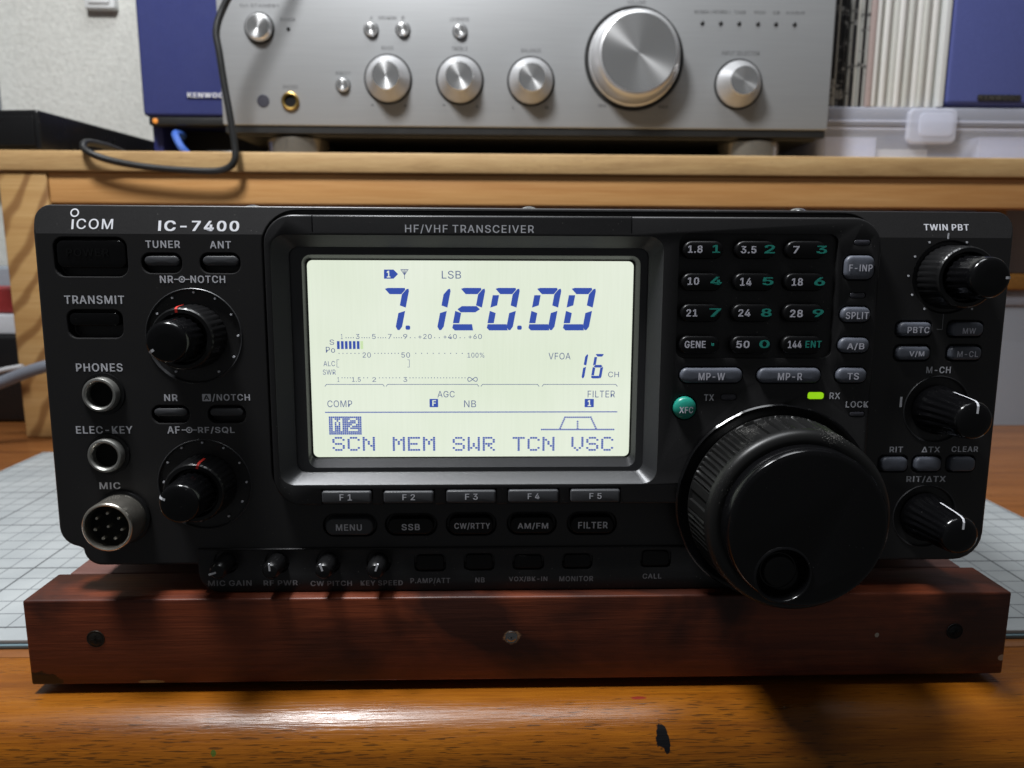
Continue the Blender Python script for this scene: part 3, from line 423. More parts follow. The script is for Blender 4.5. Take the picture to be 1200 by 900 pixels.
 'W': (686,(155,0,16,509,82,509,163,196,167,179,172,162,175,145,179,128,183,111,187,94,190,76,194,58,197,40,189,40,193,58,196,76,200,94,203,111,207,128,211,145,215,162,220,179,224,196,306,509,380,509,462,196,466,179,470,162,474,145,478,128,482,111,486,94,490,76,494,58,497,40,488,40,492,58,495,76,499,94,503,111,506,128,510,145,515,162,519,179,523,196,603,509,670,509,530,0,455,0,368,323,362,345,357,368,351,391,346,417,341,445,336,475,350,475,345,446,340,420,335,395,330,371,324,347,318,323,230,0),(0,2,1,0,3,2,22,55,23,55,24,23,55,56,24,56,25,24,44,46,45,44,47,46,22,54,55,57,25,56,58,53,57,53,25,57,22,58,54,58,53,54,22,59,58,52,25,53,22,60,59,51,25,52,22,61,60,50,25,51,22,62,61,49,25,50,22,63,62,48,25,49,0,4,3,21,63,22,48,26,25,43,47,44,0,5,4,20,63,21,48,27,26,42,47,43,0,6,5,19,63,20,48,28,27,41,47,42,0,7,6,18,63,19,48,29,28,40,47,41,0,8,7,17,63,18,48,30,29,39,47,40,0,9,8,16,63,17,48,31,30,38,47,39,0,10,9,15,63,16,48,32,31,37,47,38,0,14,10,14,11,10,48,36,32,36,33,32,14,11,15,11,63,15,36,33,37,33,47,37,12,63,11,34,47,33,0,13,14,48,35,36,0,12,13,0,63,12,48,34,35,48,47,34)),
 'X': (474,(18,0,217,284,217,236,29,509,104,509,178,400,188,386,196,373,204,361,211,350,217,340,223,329,230,318,236,305,243,292,232,292,239,305,246,317,252,329,258,339,265,350,272,361,280,373,288,386,298,400,374,509,446,509,259,239,259,287,456,0,382,0,292,129,283,142,275,154,268,165,262,175,256,185,250,195,244,206,237,218,230,231,244,231,238,219,231,207,225,196,219,186,213,176,206,166,199,155,191,143,182,129,91,0),(2,4,3,2,5,4,24,26,25,24,27,26,2,6,5,23,27,24,2,7,6,22,27,23,2,8,7,21,27,22,2,9,8,20,27,21,2,1,9,1,10,9,19,28,20,28,27,20,1,11,10,18,28,19,1,12,11,17,28,18,1,13,12,16,28,17,1,15,13,15,14,13,15,28,16,1,28,15,1,29,28,0,40,1,40,41,1,41,29,1,0,39,40,42,29,41,43,38,42,38,29,42,0,43,39,43,38,39,0,44,43,37,29,38,0,45,44,36,29,37,0,46,45,35,29,36,0,47,46,34,29,35,0,48,47,33,29,34,0,49,48,32,29,33,0,50,49,31,29,32,0,51,50,30,29,31)),
 'Y': (472,(203,0,203,208,16,509,91,509,192,344,203,327,213,309,222,292,231,274,240,254,250,230,224,230,233,254,242,275,251,293,260,310,270,327,280,344,381,509,455,509,268,208,268,0),(1,3,2,1,4,3,17,19,18,17,20,19,1,5,4,16,20,17,15,20,16,1,6,5,14,20,15,1,7,6,13,20,14,1,8,7,12,9,13,9,20,13,1,12,8,12,9,8,1,11,12,10,20,9,1,10,11,1,20,10,0,20,1,0,21,20)),
 'Z': (438,(42,0,42,46,273,385,284,400,295,415,306,431,318,446,329,461,341,476,348,454,327,453,306,453,285,452,265,452,244,452,223,452,40,452,40,509,397,509,397,462,169,129,157,113,146,97,134,81,122,65,110,49,97,33,90,54,111,55,131,56,152,57,173,57,193,57,214,57,399,57,399,0),(16,18,17,16,8,18,8,19,18,16,7,8,9,19,8,9,20,19,16,11,7,11,6,7,10,20,9,11,6,10,6,20,10,16,12,11,16,13,12,16,14,13,16,15,14,5,20,6,4,20,5,3,20,4,2,20,3,1,20,2,1,21,20,1,22,21,1,23,22,1,24,23,1,27,24,27,28,24,28,25,24,32,34,33,32,35,34,31,35,32,30,35,31,29,35,30,28,35,29,25,35,28,1,26,27,26,35,25,0,26,1,0,35,26)),
 '0': (453,(227,-7,191,-3,158,7,130,24,105,48,85,77,69,113,57,155,50,202,48,254,50,306,57,353,69,395,85,431,106,461,130,484,159,502,191,512,227,516,262,512,295,502,323,484,348,461,368,431,384,395,396,353,403,306,405,254,403,202,396,155,384,113,368,77,348,48,323,24,295,7,263,-3,227,50,250,52,271,60,290,74,306,92,320,116,330,144,338,176,342,213,344,254,342,295,338,332,330,365,320,393,306,416,290,435,271,449,250,457,227,460,203,457,182,449,163,435,147,416,134,393,123,365,115,332,111,295,109,254,111,213,115,176,123,144,134,116,147,92,163,74,182,60,203,52),(17,19,18,16,19,17,16,20,19,15,20,16,15,21,20,14,21,15,14,22,21,14,54,22,54,53,22,53,23,22,13,55,14,55,54,14,13,56,55,52,23,53,13,57,56,51,23,52,13,58,57,50,23,51,50,24,23,12,58,13,12,59,58,49,24,50,11,59,12,49,25,24,11,60,59,48,25,49,11,61,60,47,25,48,10,61,11,47,26,25,10,62,61,46,26,47,9,62,10,46,27,26,9,63,62,45,27,46,8,63,9,8,64,63,44,27,45,44,28,27,8,65,64,43,28,44,7,65,8,43,29,28,7,66,65,42,29,43,6,66,7,42,30,29,6,67,66,41,30,42,40,30,41,6,68,67,5,68,6,40,31,30,5,69,68,39,31,40,39,32,31,4,69,5,4,70,69,38,32,39,4,71,70,37,32,38,36,32,37,4,36,71,4,32,36,4,33,32,3,33,4,2,33,3,2,34,33,2,35,34,1,35,2,1,0,35)),
 '1': (453,(76,0,76,55,391,55,391,0,276,509,276,0,212,0,212,448,209,448,86,358,86,427,198,509),(10,4,11,10,8,4,8,7,4,7,5,4,10,9,8,6,5,7,0,2,1,0,3,2)),
 '2': (453,(64,0,64,47,234,229,252,248,268,266,282,282,294,298,303,312,311,327,316,341,319,356,320,371,319,389,315,405,308,419,298,431,287,441,273,449,258,455,241,458,224,460,205,458,188,454,172,447,159,438,148,427,139,413,132,398,128,381,127,362,66,362,68,391,75,418,86,442,102,464,121,482,143,496,168,507,196,513,225,516,254,513,281,507,306,497,328,482,346,465,361,445,372,423,379,398,381,372,380,354,377,336,371,318,363,299,351,280,336,259,317,235,294,209,267,180,153,60,153,57,389,57,389,0),(38,40,39,38,41,40,37,41,38,37,42,41,36,42,37,36,43,42,35,43,36,35,44,43,34,44,35,34,20,44,20,19,44,19,45,44,33,21,34,21,20,34,18,45,19,33,22,21,17,45,18,33,23,22,16,45,17,33,24,23,16,46,45,32,24,33,15,46,16,32,25,24,14,46,15,32,26,25,14,47,46,13,47,14,31,26,32,31,27,26,12,47,13,12,48,47,31,28,27,30,28,31,11,48,12,30,29,28,11,49,48,10,49,11,9,49,10,9,50,49,8,50,9,8,51,50,7,51,8,7,52,51,6,52,7,6,53,52,5,53,6,4,53,5,4,54,53,3,54,4,3,55,54,2,55,3,2,56,55,1,56,2,1,57,56,1,58,57,1,59,58,1,60,59,1,61,60,0,61,1)),
 '3': (453,(218,-7,188,-5,159,1,133,10,108,22,88,38,70,57,57,79,48,104,44,132,109,132,112,115,118,100,126,87,137,76,150,66,165,59,182,54,200,51,219,50,239,51,258,55,275,61,291,69,304,80,315,93,323,108,328,125,329,145,328,163,323,180,316,196,306,211,292,223,275,234,254,241,229,246,201,248,157,248,157,299,288,448,288,452,70,452,70,509,372,509,372,461,211,278,211,289,247,290,279,286,308,276,333,262,354,244,371,222,383,198,391,173,393,145,390,116,383,90,370,66,354,45,333,27,309,12,281,2,251,-5),(42,44,43,42,45,44,42,41,45,41,40,45,40,46,45,39,47,40,47,46,40,38,47,39,47,49,48,38,49,47,38,50,49,38,51,50,38,37,51,37,52,51,36,52,37,35,52,36,35,53,52,34,53,35,33,53,34,32,53,33,32,54,53,31,54,32,31,55,54,30,55,31,29,55,30,29,56,55,28,56,29,27,56,28,27,57,56,8,10,9,8,11,10,26,57,27,26,58,57,8,12,11,25,58,26,7,12,8,7,13,12,24,58,25,24,59,58,7,14,13,23,59,24,6,14,7,6,15,14,22,59,23,6,16,15,22,60,59,21,60,22,6,17,16,5,17,6,20,60,21,5,18,17,19,60,20,5,19,18,5,60,19,5,61,60,4,61,5,4,62,61,3,62,4,3,63,62,2,63,3,2,64,63,1,64,2,1,0,64)),
 '4': (453,(40,105,40,158,247,509,311,509,109,166,109,163,413,163,413,105,282,0,282,121,282,146,282,318,343,318,343,0),(1,3,2,1,4,3,10,12,11,10,13,12,1,5,4,1,6,5,1,10,6,10,7,6,0,10,1,0,9,10,13,7,10,0,8,9,8,7,0,8,13,7)),
 '5': (453,(221,-7,192,-5,165,1,140,11,118,25,99,41,83,60,71,82,63,105,60,130,122,130,125,115,130,102,138,89,148,78,160,68,173,60,188,54,204,51,221,50,241,51,259,56,276,64,291,75,304,89,314,104,322,122,326,141,328,162,326,183,321,203,314,221,303,237,290,251,275,262,257,270,238,275,218,277,201,276,184,273,167,268,152,262,139,255,128,246,67,253,96,509,366,509,366,452,151,452,134,301,136,301,148,311,162,318,178,325,194,330,212,333,229,334,252,332,274,328,294,321,313,311,330,299,345,285,358,269,370,251,379,231,386,210,390,187,391,163,388,132,381,102,369,76,352,52,332,32,309,15,282,3,253,-4),(44,48,45,48,46,45,48,47,46,44,49,48,55,57,56,54,57,55,54,58,57,53,58,54,53,59,58,52,59,53,52,60,59,51,60,52,51,61,60,50,61,51,44,50,49,44,61,50,44,39,61,39,38,61,38,62,61,38,37,62,37,63,62,36,63,37,35,63,36,44,40,39,34,63,35,34,64,63,44,41,40,44,42,41,33,64,34,44,43,42,33,65,64,32,65,33,31,65,32,31,66,65,30,66,31,30,67,66,29,67,30,29,68,67,28,68,29,28,69,68,27,69,28,26,69,27,26,70,69,8,10,9,8,11,10,25,70,26,8,12,11,7,12,8,24,70,25,24,71,70,7,13,12,7,14,13,23,71,24,6,14,7,6,15,14,23,72,71,22,72,23,6,16,15,21,72,22,6,17,16,5,17,6,20,72,21,5,18,17,20,73,72,19,73,20,5,19,18,5,73,19,4,73,5,4,74,73,3,74,4,3,75,74,2,75,3,2,76,75,1,76,2,1,0,76)),
 '6': (453,(226,-7,196,-4,168,3,142,15,119,31,100,51,84,74,73,101,66,130,64,162,65,187,71,212,80,239,93,268,112,302,137,340,252,509,322,509,151,261,145,261,151,270,157,279,165,288,174,295,184,302,196,307,208,311,221,313,235,314,265,312,291,305,316,295,337,280,355,262,370,240,380,215,387,187,389,157,387,127,379,98,368,73,352,50,333,30,310,14,284,3,257,-4,226,48,245,50,263,55,279,63,293,73,304,86,314,101,322,119,326,137,327,157,326,178,322,196,314,213,304,228,293,241,279,251,263,259,245,264,226,265,207,264,190,259,174,252,160,241,148,229,138,214,131,197,126,179,125,158,126,138,131,119,138,102,148,86,160,73,174,63,190,55,207,50),(15,17,16,15,23,17,23,18,17,14,23,15,27,29,28,26,29,27,26,30,29,25,30,26,24,30,25,24,31,30,13,23,14,23,31,24,13,22,23,18,31,23,18,32,31,13,21,22,18,64,32,64,33,32,13,20,21,13,19,20,12,19,13,18,65,64,63,33,64,18,66,65,62,33,63,62,34,33,12,18,19,12,66,18,12,67,66,61,34,62,12,68,67,60,34,61,12,69,68,59,34,60,59,35,34,11,69,12,11,70,69,58,35,59,58,36,35,11,71,70,57,36,58,10,71,11,10,72,71,56,36,57,56,37,36,9,72,10,9,73,72,55,37,56,8,73,9,8,74,73,54,37,55,54,38,37,8,75,74,53,38,54,7,75,8,53,39,38,7,76,75,52,39,53,7,77,76,51,39,52,6,77,7,51,40,39,6,78,77,50,40,51,5,78,6,5,79,78,49,40,50,49,41,40,5,80,79,48,41,49,5,81,80,47,41,48,4,81,5,4,46,81,46,41,47,46,42,41,4,42,46,3,42,4,3,43,42,2,43,3,2,44,43,1,44,2,1,45,44,0,45,1)),
 '7': (453,(97,0,323,448,323,452,62,452,62,509,391,509,391,449,165,0),(3,5,4,3,2,5,2,6,5,1,6,2,1,7,6,0,7,1)),
 '8': (453,(226,-7,193,-5,163,1,136,11,111,25,91,42,74,62,62,84,54,109,52,135,53,156,58,176,65,195,75,212,87,228,101,241,117,252,134,260,153,265,153,267,129,276,109,289,93,308,80,330,73,354,70,380,73,405,79,429,90,450,106,469,124,485,146,498,170,508,197,514,226,516,255,514,282,508,306,498,328,485,346,469,361,450,373,429,379,405,382,380,379,354,372,330,359,308,343,289,323,276,300,267,300,265,319,260,335,252,351,241,365,228,377,212,387,195,395,176,399,156,401,135,398,109,391,84,378,62,362,42,341,25,317,11,289,1,259,-5,226,49,248,50,267,54,285,60,300,69,313,79,323,91,331,106,335,121,337,139,335,157,330,173,322,189,312,202,298,213,283,223,265,230,247,234,226,235,206,234,187,230,169,223,154,213,140,202,130,189,122,173,117,157,115,139,117,121,121,106,129,91,139,79,152,69,167,60,185,54,205,50,226,290,244,291,260,294,274,300,287,308,298,318,307,330,314,344,318,359,319,376,318,392,314,407,308,420,299,432,288,442,275,449,260,455,244,459,226,460,208,459,192,455,177,449,164,442,153,432,145,420,138,407,134,392,133,376,134,359,138,344,145,330,154,318,165,308,178,300,193,294,209,291),(33,35,34,32,35,33,32,36,35,31,36,32,31,37,36,30,37,31,30,38,37,29,38,30,29,39,38,28,123,29,123,39,29,123,122,39,122,121,39,121,40,39,28,124,123,120,40,121,28,125,124,119,40,120,27,125,28,119,41,40,27,126,125,118,41,119,27,127,126,117,41,118,116,41,117,27,128,127,26,128,27,116,42,41,26,129,128,115,42,116,26,130,129,114,42,115,25,130,26,114,43,42,25,131,130,113,43,114,24,131,25,113,44,43,24,132,131,112,44,113,24,133,132,111,44,112,111,45,44,23,133,24,23,134,133,110,45,111,23,135,134,109,45,110,109,46,45,22,135,23,22,136,135,108,46,109,22,137,136,107,46,108,107,47,46,21,137,22,21,138,137,106,47,107,21,139,138,105,47,106,21,104,139,104,47,105,21,47,104,21,48,47,20,48,21,20,49,48,19,49,20,18,49,19,18,50,49,17,50,18,17,51,50,16,51,17,16,52,51,15,52,16,15,53,52,14,86,15,86,53,15,86,54,53,14,87,86,85,54,86,14,88,87,84,54,85,14,89,88,83,54,84,13,89,14,83,55,54,13,90,89,82,55,83,13,91,90,81,55,82,12,91,13,81,56,55,12,92,91,80,56,81,11,92,12,80,57,56,11,93,92,79,57,80,79,58,57,10,93,11,10,94,93,78,58,79,10,95,94,77,58,78,77,59,58,9,95,10,9,96,95,76,59,77,8,96,9,76,60,59,8,97,96,75,60,76,75,61,60,7,97,8,7,98,97,74,61,75,7,99,98,73,61,74,6,99,7,73,62,61,6,100,99,72,62,73,6,101,100,71,62,72,5,101,6,71,63,62,5,102,101,70,63,71,5,103,102,69,63,70,5,68,103,68,63,69,5,63,68,4,63,5,4,64,63,4,65,64,3,65,4,2,65,3,2,66,65,1,66,2,1,67,66,0,67,1)),
 '9': (453,(226,516,256,513,285,506,310,494,333,478,352,458,368,434,380,408,387,378,389,347,387,322,382,296,373,270,359,240,340,207,315,168,200,0,130,0,301,248,307,248,302,238,295,229,287,221,278,214,268,207,257,202,245,198,232,195,218,195,188,197,161,203,137,214,116,229,98,247,83,269,72,294,66,321,64,352,66,382,73,411,85,436,101,459,120,479,143,494,168,506,196,513,226,460,207,459,190,454,174,446,160,435,148,423,138,407,131,390,127,372,125,352,127,331,131,313,138,295,148,280,160,268,174,257,190,250,207,245,226,243,245,245,263,249,279,257,293,267,305,280,314,295,322,312,326,330,327,350,326,371,322,390,314,407,305,422,293,435,279,446,263,454,245,459),(45,1,0,44,1,45,44,2,1,43,2,44,43,3,2,42,3,43,42,4,3,41,4,42,41,46,4,46,5,4,41,47,46,81,5,46,40,47,41,40,48,47,80,5,81,80,6,5,40,49,48,79,6,80,40,50,49,78,6,79,39,50,40,39,51,50,77,6,78,77,7,6,39,52,51,76,7,77,38,52,39,76,8,7,38,53,52,75,8,76,38,54,53,74,8,75,37,54,38,74,9,8,37,55,54,73,9,74,36,55,37,36,56,55,72,9,73,72,10,9,36,57,56,71,10,72,71,11,10,35,57,36,35,58,57,70,11,71,70,12,11,35,59,58,69,12,70,34,59,35,34,60,59,68,12,69,68,13,12,33,60,34,33,61,60,67,13,68,33,62,61,66,19,67,19,13,67,33,63,62,65,18,66,18,19,66,65,24,18,24,17,18,20,13,19,32,63,33,32,64,63,64,24,65,32,24,64,20,14,13,21,14,20,22,14,21,31,24,32,23,14,22,30,24,31,24,14,23,30,25,24,17,14,24,17,15,14,29,25,30,29,26,25,29,27,26,28,27,29,17,16,15)),
 '/': (249,(235,533,71,-76,14,-76,178,533),(2,0,3,2,1,0)),
 '-': (453,(337,244,337,188,114,188,114,244),(2,0,3,2,1,0)),
 '.': (188,(95,-4,83,-3,73,1,63,9,55,18,51,29,50,41,51,53,55,64,63,73,73,81,83,85,95,87,107,85,118,81,128,73,135,64,140,53,141,41,140,29,135,18,128,9,118,1,107,-3),(11,13,12,10,13,11,10,14,13,10,15,14,9,15,10,8,15,9,8,16,15,7,16,8,7,17,16,6,17,7,6,18,17,5,18,6,5,19,18,4,19,5,4,20,19,3,20,4,3,21,20,2,21,3,2,22,21,1,22,2,1,23,22,0,23,1)),
 '+': (453,(198,34,198,364,255,364,255,34,61,172,61,226,391,226,391,172),(0,2,1,0,3,2,4,6,5,4,7,6)),
 '%': (676,(175,283,155,284,137,289,121,297,107,308,95,320,86,335,80,351,76,369,75,388,75,412,76,431,80,448,87,464,96,479,107,492,121,503,137,511,155,515,175,517,196,515,214,511,230,503,244,492,255,479,264,464,270,448,274,431,276,412,276,388,274,369,270,351,264,335,255,320,244,308,230,297,214,289,196,284,175,327,191,329,203,335,212,346,218,358,222,372,223,388,223,412,222,428,219,441,213,454,204,464,191,470,175,473,160,470,148,464,138,454,132,441,128,428,127,412,127,388,128,372,132,358,138,346,147,335,160,329,501,-10,481,-8,462,-3,446,5,432,15,421,28,412,43,406,59,402,77,400,95,400,120,402,138,406,156,412,172,421,187,433,200,447,210,463,218,481,223,501,225,522,223,540,218,556,210,570,200,581,187,590,172,596,156,600,138,601,120,601,95,600,77,596,59,589,43,580,28,569,15,555,5,540,-3,521,-8,501,35,517,37,529,43,538,53,544,66,548,80,549,95,549,120,548,135,544,149,538,162,529,172,517,178,501,180,486,178,473,172,464,162,458,149,454,135,453,120,453,95,454,80,458,66,464,53,473,43,485,37,132,0,482,509,540,509,191,0),(18,20,19,17,20,18,17,21,20,16,21,17,16,22,21,128,130,129,128,131,130,15,22,16,15,23,22,14,23,15,14,24,23,13,51,14,51,24,14,51,25,24,13,52,51,50,25,51,13,53,52,49,25,50,12,53,13,49,26,25,12,54,53,48,26,49,12,55,54,47,26,48,11,55,12,47,27,26,11,56,55,46,27,47,10,56,11,46,28,27,10,57,56,45,28,46,9,57,10,9,58,57,44,28,45,44,29,28,8,58,9,8,59,58,43,29,44,43,30,29,8,60,59,42,30,43,7,60,8,42,31,30,7,61,60,41,31,42,6,61,7,41,32,31,6,62,61,40,32,41,6,63,62,39,32,40,5,63,6,39,33,32,5,38,63,38,33,39,5,33,38,4,33,5,4,34,33,3,34,4,3,35,34,2,35,3,2,36,35,1,36,2,1,37,36,0,37,1,82,84,83,82,85,84,81,85,82,81,86,85,80,86,81,79,86,80,79,87,86,78,87,79,78,88,87,77,115,78,115,88,78,115,89,88,77,116,115,114,89,115,77,117,116,113,89,114,76,117,77,113,90,89,76,118,117,112,90,113,76,119,118,111,90,112,75,119,76,111,91,90,75,120,119,110,91,111,74,120,75,110,92,91,74,121,120,109,92,110,73,121,74,73,122,121,108,92,109,108,93,92,72,122,73,72,123,122,107,93,108,107,94,93,106,94,107,72,124,123,106,95,94,71,124,72,105,95,106,71,125,124,105,96,95,70,125,71,70,126,125,104,96,105,70,127,126,103,96,104,69,127,70,103,97,96,69,102,127,102,97,103,69,97,102,68,97,69,68,98,97,67,98,68,67,99,98,66,99,67,66,100,99,65,100,66,65,101,100,64,101,65)),
 'Δ': (473,(16,0,203,509,271,509,457,0,105,57,369,57,239,426,235,426),(0,2,1,0,7,2,7,6,2,6,3,2,0,4,7,5,3,6,0,5,4,0,3,5)),
 'o': (415,(207,-8,174,-5,144,3,117,16,93,35,72,58,56,85,44,116,37,150,34,187,37,225,44,260,56,291,72,318,93,341,117,360,144,374,174,382,207,384,241,382,271,374,299,360,323,341,343,318,359,291,371,260,379,225,381,187,379,150,371,116,359,85,343,58,323,35,299,16,271,3,241,-5,207,46,231,49,252,55,270,66,285,80,298,97,307,117,314,139,318,163,319,187,318,212,314,236,307,258,298,278,285,296,270,310,252,321,231,328,207,330,184,328,163,321,145,310,130,296,118,278,108,258,102,236,98,212,96,187,98,163,102,139,108,117,118,97,130,80,145,66,163,55,184,49),(17,19,18,16,19,17,16,20,19,15,20,16,15,21,20,14,21,15,14,22,21,13,22,14,13,54,22,54,23,22,13,55,54,53,23,54,13,56,55,52,23,53,13,57,56,51,23,52,12,57,13,51,24,23,12,58,57,50,24,51,12,59,58,49,24,50,11,59,12,49,25,24,11,60,59,48,25,49,10,60,11,48,26,25,10,61,60,47,26,48,10,62,61,46,26,47,46,27,26,9,62,10,9,63,62,45,27,46,8,63,9,8,64,63,44,27,45,44,28,27,8,65,64,43,28,44,43,29,28,7,65,8,7,66,65,42,29,43,7,67,66,41,29,42,6,67,7,41,30,29,6,68,67,40,30,41,5,68,6,40,31,30,5,69,68,39,31,40,5,70,69,38,31,39,4,70,5,38,32,31,4,71,70,37,32,38,4,36,71,36,32,37,4,32,36,3,32,4,3,33,32,2,33,3,2,34,33,1,34,2,1,35,34,0,35,1)),
}
# millimetres across (u) and up (v) the radio front, from its middle; boxes are left, bottom, right, top
PANEL_TEXT = [('IC-7400', (-102.63, 43.47, -80.11, 46.45), 'b'), ('TUNER', (-106.23, 38.75, -96.67, 40.83), 'g'), ('ANT', (-88.35, 38.72, -82.44, 40.78), 'g'), ('NR', (-102.87, 29.0, -99.17, 31.09), 'g'), ('NOTCH', (-94.31, 29.04, -84.56, 31.13), 'g'), ('TRANSMIT', (-129.99, 23.03, -113.22, 25.44), 'g'), ('PHONES', (-128.27, 3.68, -115.07, 6.08), 'g'), ('ELEC-KEY', (-129.73, -14.54, -113.51, -12.26), 'g'), ('MIC', (-124.27, -31.21, -118.21, -29.09), 'g'), ('NR', (-103.82, -4.94, -99.99, -2.93), 'g'), ('/NOTCH', (-90.07, -5.08, -79.2, -2.82), 'g'), ('AF', (-103.51, -14.54, -99.92, -12.38), 'g'), ('RF/SQL', (-94.71, -14.62, -84.1, -12.54), 'g'), ('TWIN PBT', (116.12, 44.77, 129.39, 46.6), 'g'), ('M-CH', (119.9, 3.14, 127.26, 5.14), 'g'), ('RIT', (110.73, -20.86, 114.8, -19.12), 'g'), ('ΔTX', (120.54, -20.89, 126.14, -19.16), 'g'), ('CLEAR', (129.69, -20.82, 137.82, -19.08), 'g'), ('RIT/ΔTX', (116.59, -30.34, 128.69, -28.2), 'g')]
PLATE_TEXT = [('HF/VHF TRANSCEIVER', (-32.99, 42.92, 2.86, 45.42)), ('TX', (52.66, -4.36, 55.56, -2.45)), ('RX', (89.5, -3.9, 92.63, -1.99)), ('LOCK', (94.47, -6.44, 101.14, -4.52))]
LIP_TEXT = [('MIC GAIN', (-94.01, -61.12, -81.08, -59.37)), ('RF PWR', (-77.52, -61.11, -67.33, -59.49)), ('CW PITCH', (-63.51, -61.38, -51.12, -59.76)), ('KEY SPEED', (-48.5, -61.37, -35.85, -59.75)), ('P.AMP/ATT', (-33.53, -60.96, -21.53, -59.06)), ('NB', (-13.94, -60.65, -11.1, -59.07)), ('VOX/BK-IN', (-3.75, -60.55, 7.92, -58.87)), ('MONITOR', (11.55, -60.51, 21.86, -58.88)), ('CALL', (36.98, -59.89, 42.74, -58.25))]
LOGO = (-126.81, 43.91, -115.21, 46.83)
LOGO_RING = (-126.01, 48.5)
WELLS = {'power_button': ((-131.3, 33.16, -112.03, 40.97), (-131.96, 30.78, -111.61, 41.68)), 'tuner_button': ((-107.01, 33.83, -97.18, 36.68), (-107.69, 31.8, -96.5, 37.39)), 'antenna_button': ((-90.74, 33.89, -80.58, 36.75), (-91.37, 31.86, -80.14, 37.46)), 'transmit_button': ((-129.25, 16.81, -115.0, 20.69), (-129.71, 13.39, -114.14, 21.41)), 'noise_button': ((-107.15, -9.47, -97.55, -7.0), (-107.68, -11.49, -96.9, -6.19)), 'notch_button': ((-91.04, -9.5, -81.37, -7.02), (-91.61, -11.53, -80.66, -6.22))}
KNOBS = {'nr': (-94.24, 13.87), 'af': (-93.6, -29.99), 'pbt': (124.16, 31.35), 'mch': (124.19, -7.82), 'rit': (123.25, -40.92)}
JACKS = [(-121.03, -2.75), (-120.87, -20.63)]
MIC = (-118.05, -39.64)
SCREWS = [(-79.01, 50.57), (2.15, 50.57), (82.86, 50.32)]
PLATE = [-73.71, -70.25, 101.72, 47.94, -35.28]
OPENING = [(-70.45, -29.2, 39.6, 42.45), (-66.56, -26.53, 36.32, 39.32), (-63.19, -25.28, 34.11, 37.17)]
SCREEN = (-62.12, -22.48, 32.45, 35.64)
FKEYS = [(-58.33, -34.39, -44.03, -30.79), (-40.46, -34.38, -25.94, -30.88), (-22.21, -34.42, -7.77, -30.71), (-4.13, -34.41, 10.63, -30.64), (14.14, -34.41, 28.72, -30.63)]
FTEXT = [(-53.16, -33.46, -49.61, -31.56), (-34.97, -33.45, -31.3, -31.65), (-16.74, -33.44, -13.01, -31.59), (1.57, -33.33, 5.02, -31.57), (19.66, -33.37, 23.28, -31.56)]
MODES = [('MENU', (-58.44, -45.48, -44.31, -40.2), (-55.27, -43.89, -47.6, -41.89)), ('SSB', (-40.01, -45.33, -26.32, -40.2), (-35.81, -43.85, -30.39, -41.89)), ('CW/RTTY', (-21.75, -45.45, -8.51, -39.99), (-20.12, -43.75, -9.43, -41.63)), ('AM/FM', (-3.41, -45.3, 9.64, -39.99), (-1.21, -43.82, 7.95, -41.74)), ('FILTER', (14.76, -45.42, 27.87, -39.99), (16.97, -43.61, 25.81, -41.59))]
LIP = [-96.69, -49.62, -63.19]
SMALL_KNOBS = [(-88.35, -53.65), (-73.17, -53.76), (-57.94, -53.88), (-42.89, -53.99)]
LIP_BUTTONS = [(-31.64, -56.62, -23.43, -52.04), (-16.75, -56.47, -8.77, -51.88), (-2.06, -56.31, 6.21, -52.26), (12.93, -56.16, 20.97, -52.1), (36.82, -55.81, 44.9, -51.19)]
KEYPAD = (43.89, 8.01, 89.33, 43.32)
KEYS = [('1.8', (46.11, 37.9, 50.21, 39.98), '1', (53.0, 37.93, 55.17, 40.14), (44.53, 35.93, 56.68, 41.59)), ('3.5', (61.08, 37.82, 65.48, 39.85), '2', (67.75, 37.85, 70.75, 40.21), (59.24, 35.99, 71.44, 41.65)), ('7', (75.9, 37.88, 77.7, 39.91), '3', (82.56, 37.82, 85.58, 40.04), (73.62, 36.04, 85.87, 41.72)), ('10', (46.35, 28.98, 49.6, 31.12), '4', (52.8, 29.0, 56.05, 31.29), (44.42, 26.93, 56.65, 32.65)), ('14', (61.26, 28.78, 64.57, 31.03), '5', (67.64, 28.94, 70.81, 31.19), (59.22, 26.97, 71.5, 32.71)), ('18', (76.04, 28.83, 79.21, 30.98), '6', (82.48, 28.84, 85.57, 31.24), (73.79, 27.01, 86.12, 32.76)), ('21', (46.29, 20.08, 49.47, 22.16), '7', (52.88, 20.0, 56.2, 22.42), (44.44, 18.15, 56.75, 23.95)), ('24', (61.19, 20.11, 64.67, 22.19), '8', (67.71, 20.03, 70.75, 22.4), (59.14, 18.18, 71.49, 23.98)), ('28', (76.07, 19.9, 79.75, 22.08), '9', (82.55, 20.01, 85.75, 22.24), (73.85, 18.2, 86.24, 24.02)), ('GENE', (46.14, 11.09, 52.18, 13.19), '.', (53.9, 11.73, 54.64, 12.46), (44.38, 9.03, 56.76, 14.9)), ('50', (61.03, 11.09, 64.88, 13.2), '0', (67.68, 11.1, 70.64, 13.4), (59.27, 9.03, 71.69, 14.91)), ('144', (75.98, 11.1, 79.94, 13.21), 'ENT', (81.03, 11.21, 85.73, 13.22), (73.97, 9.04, 86.44, 14.93))]
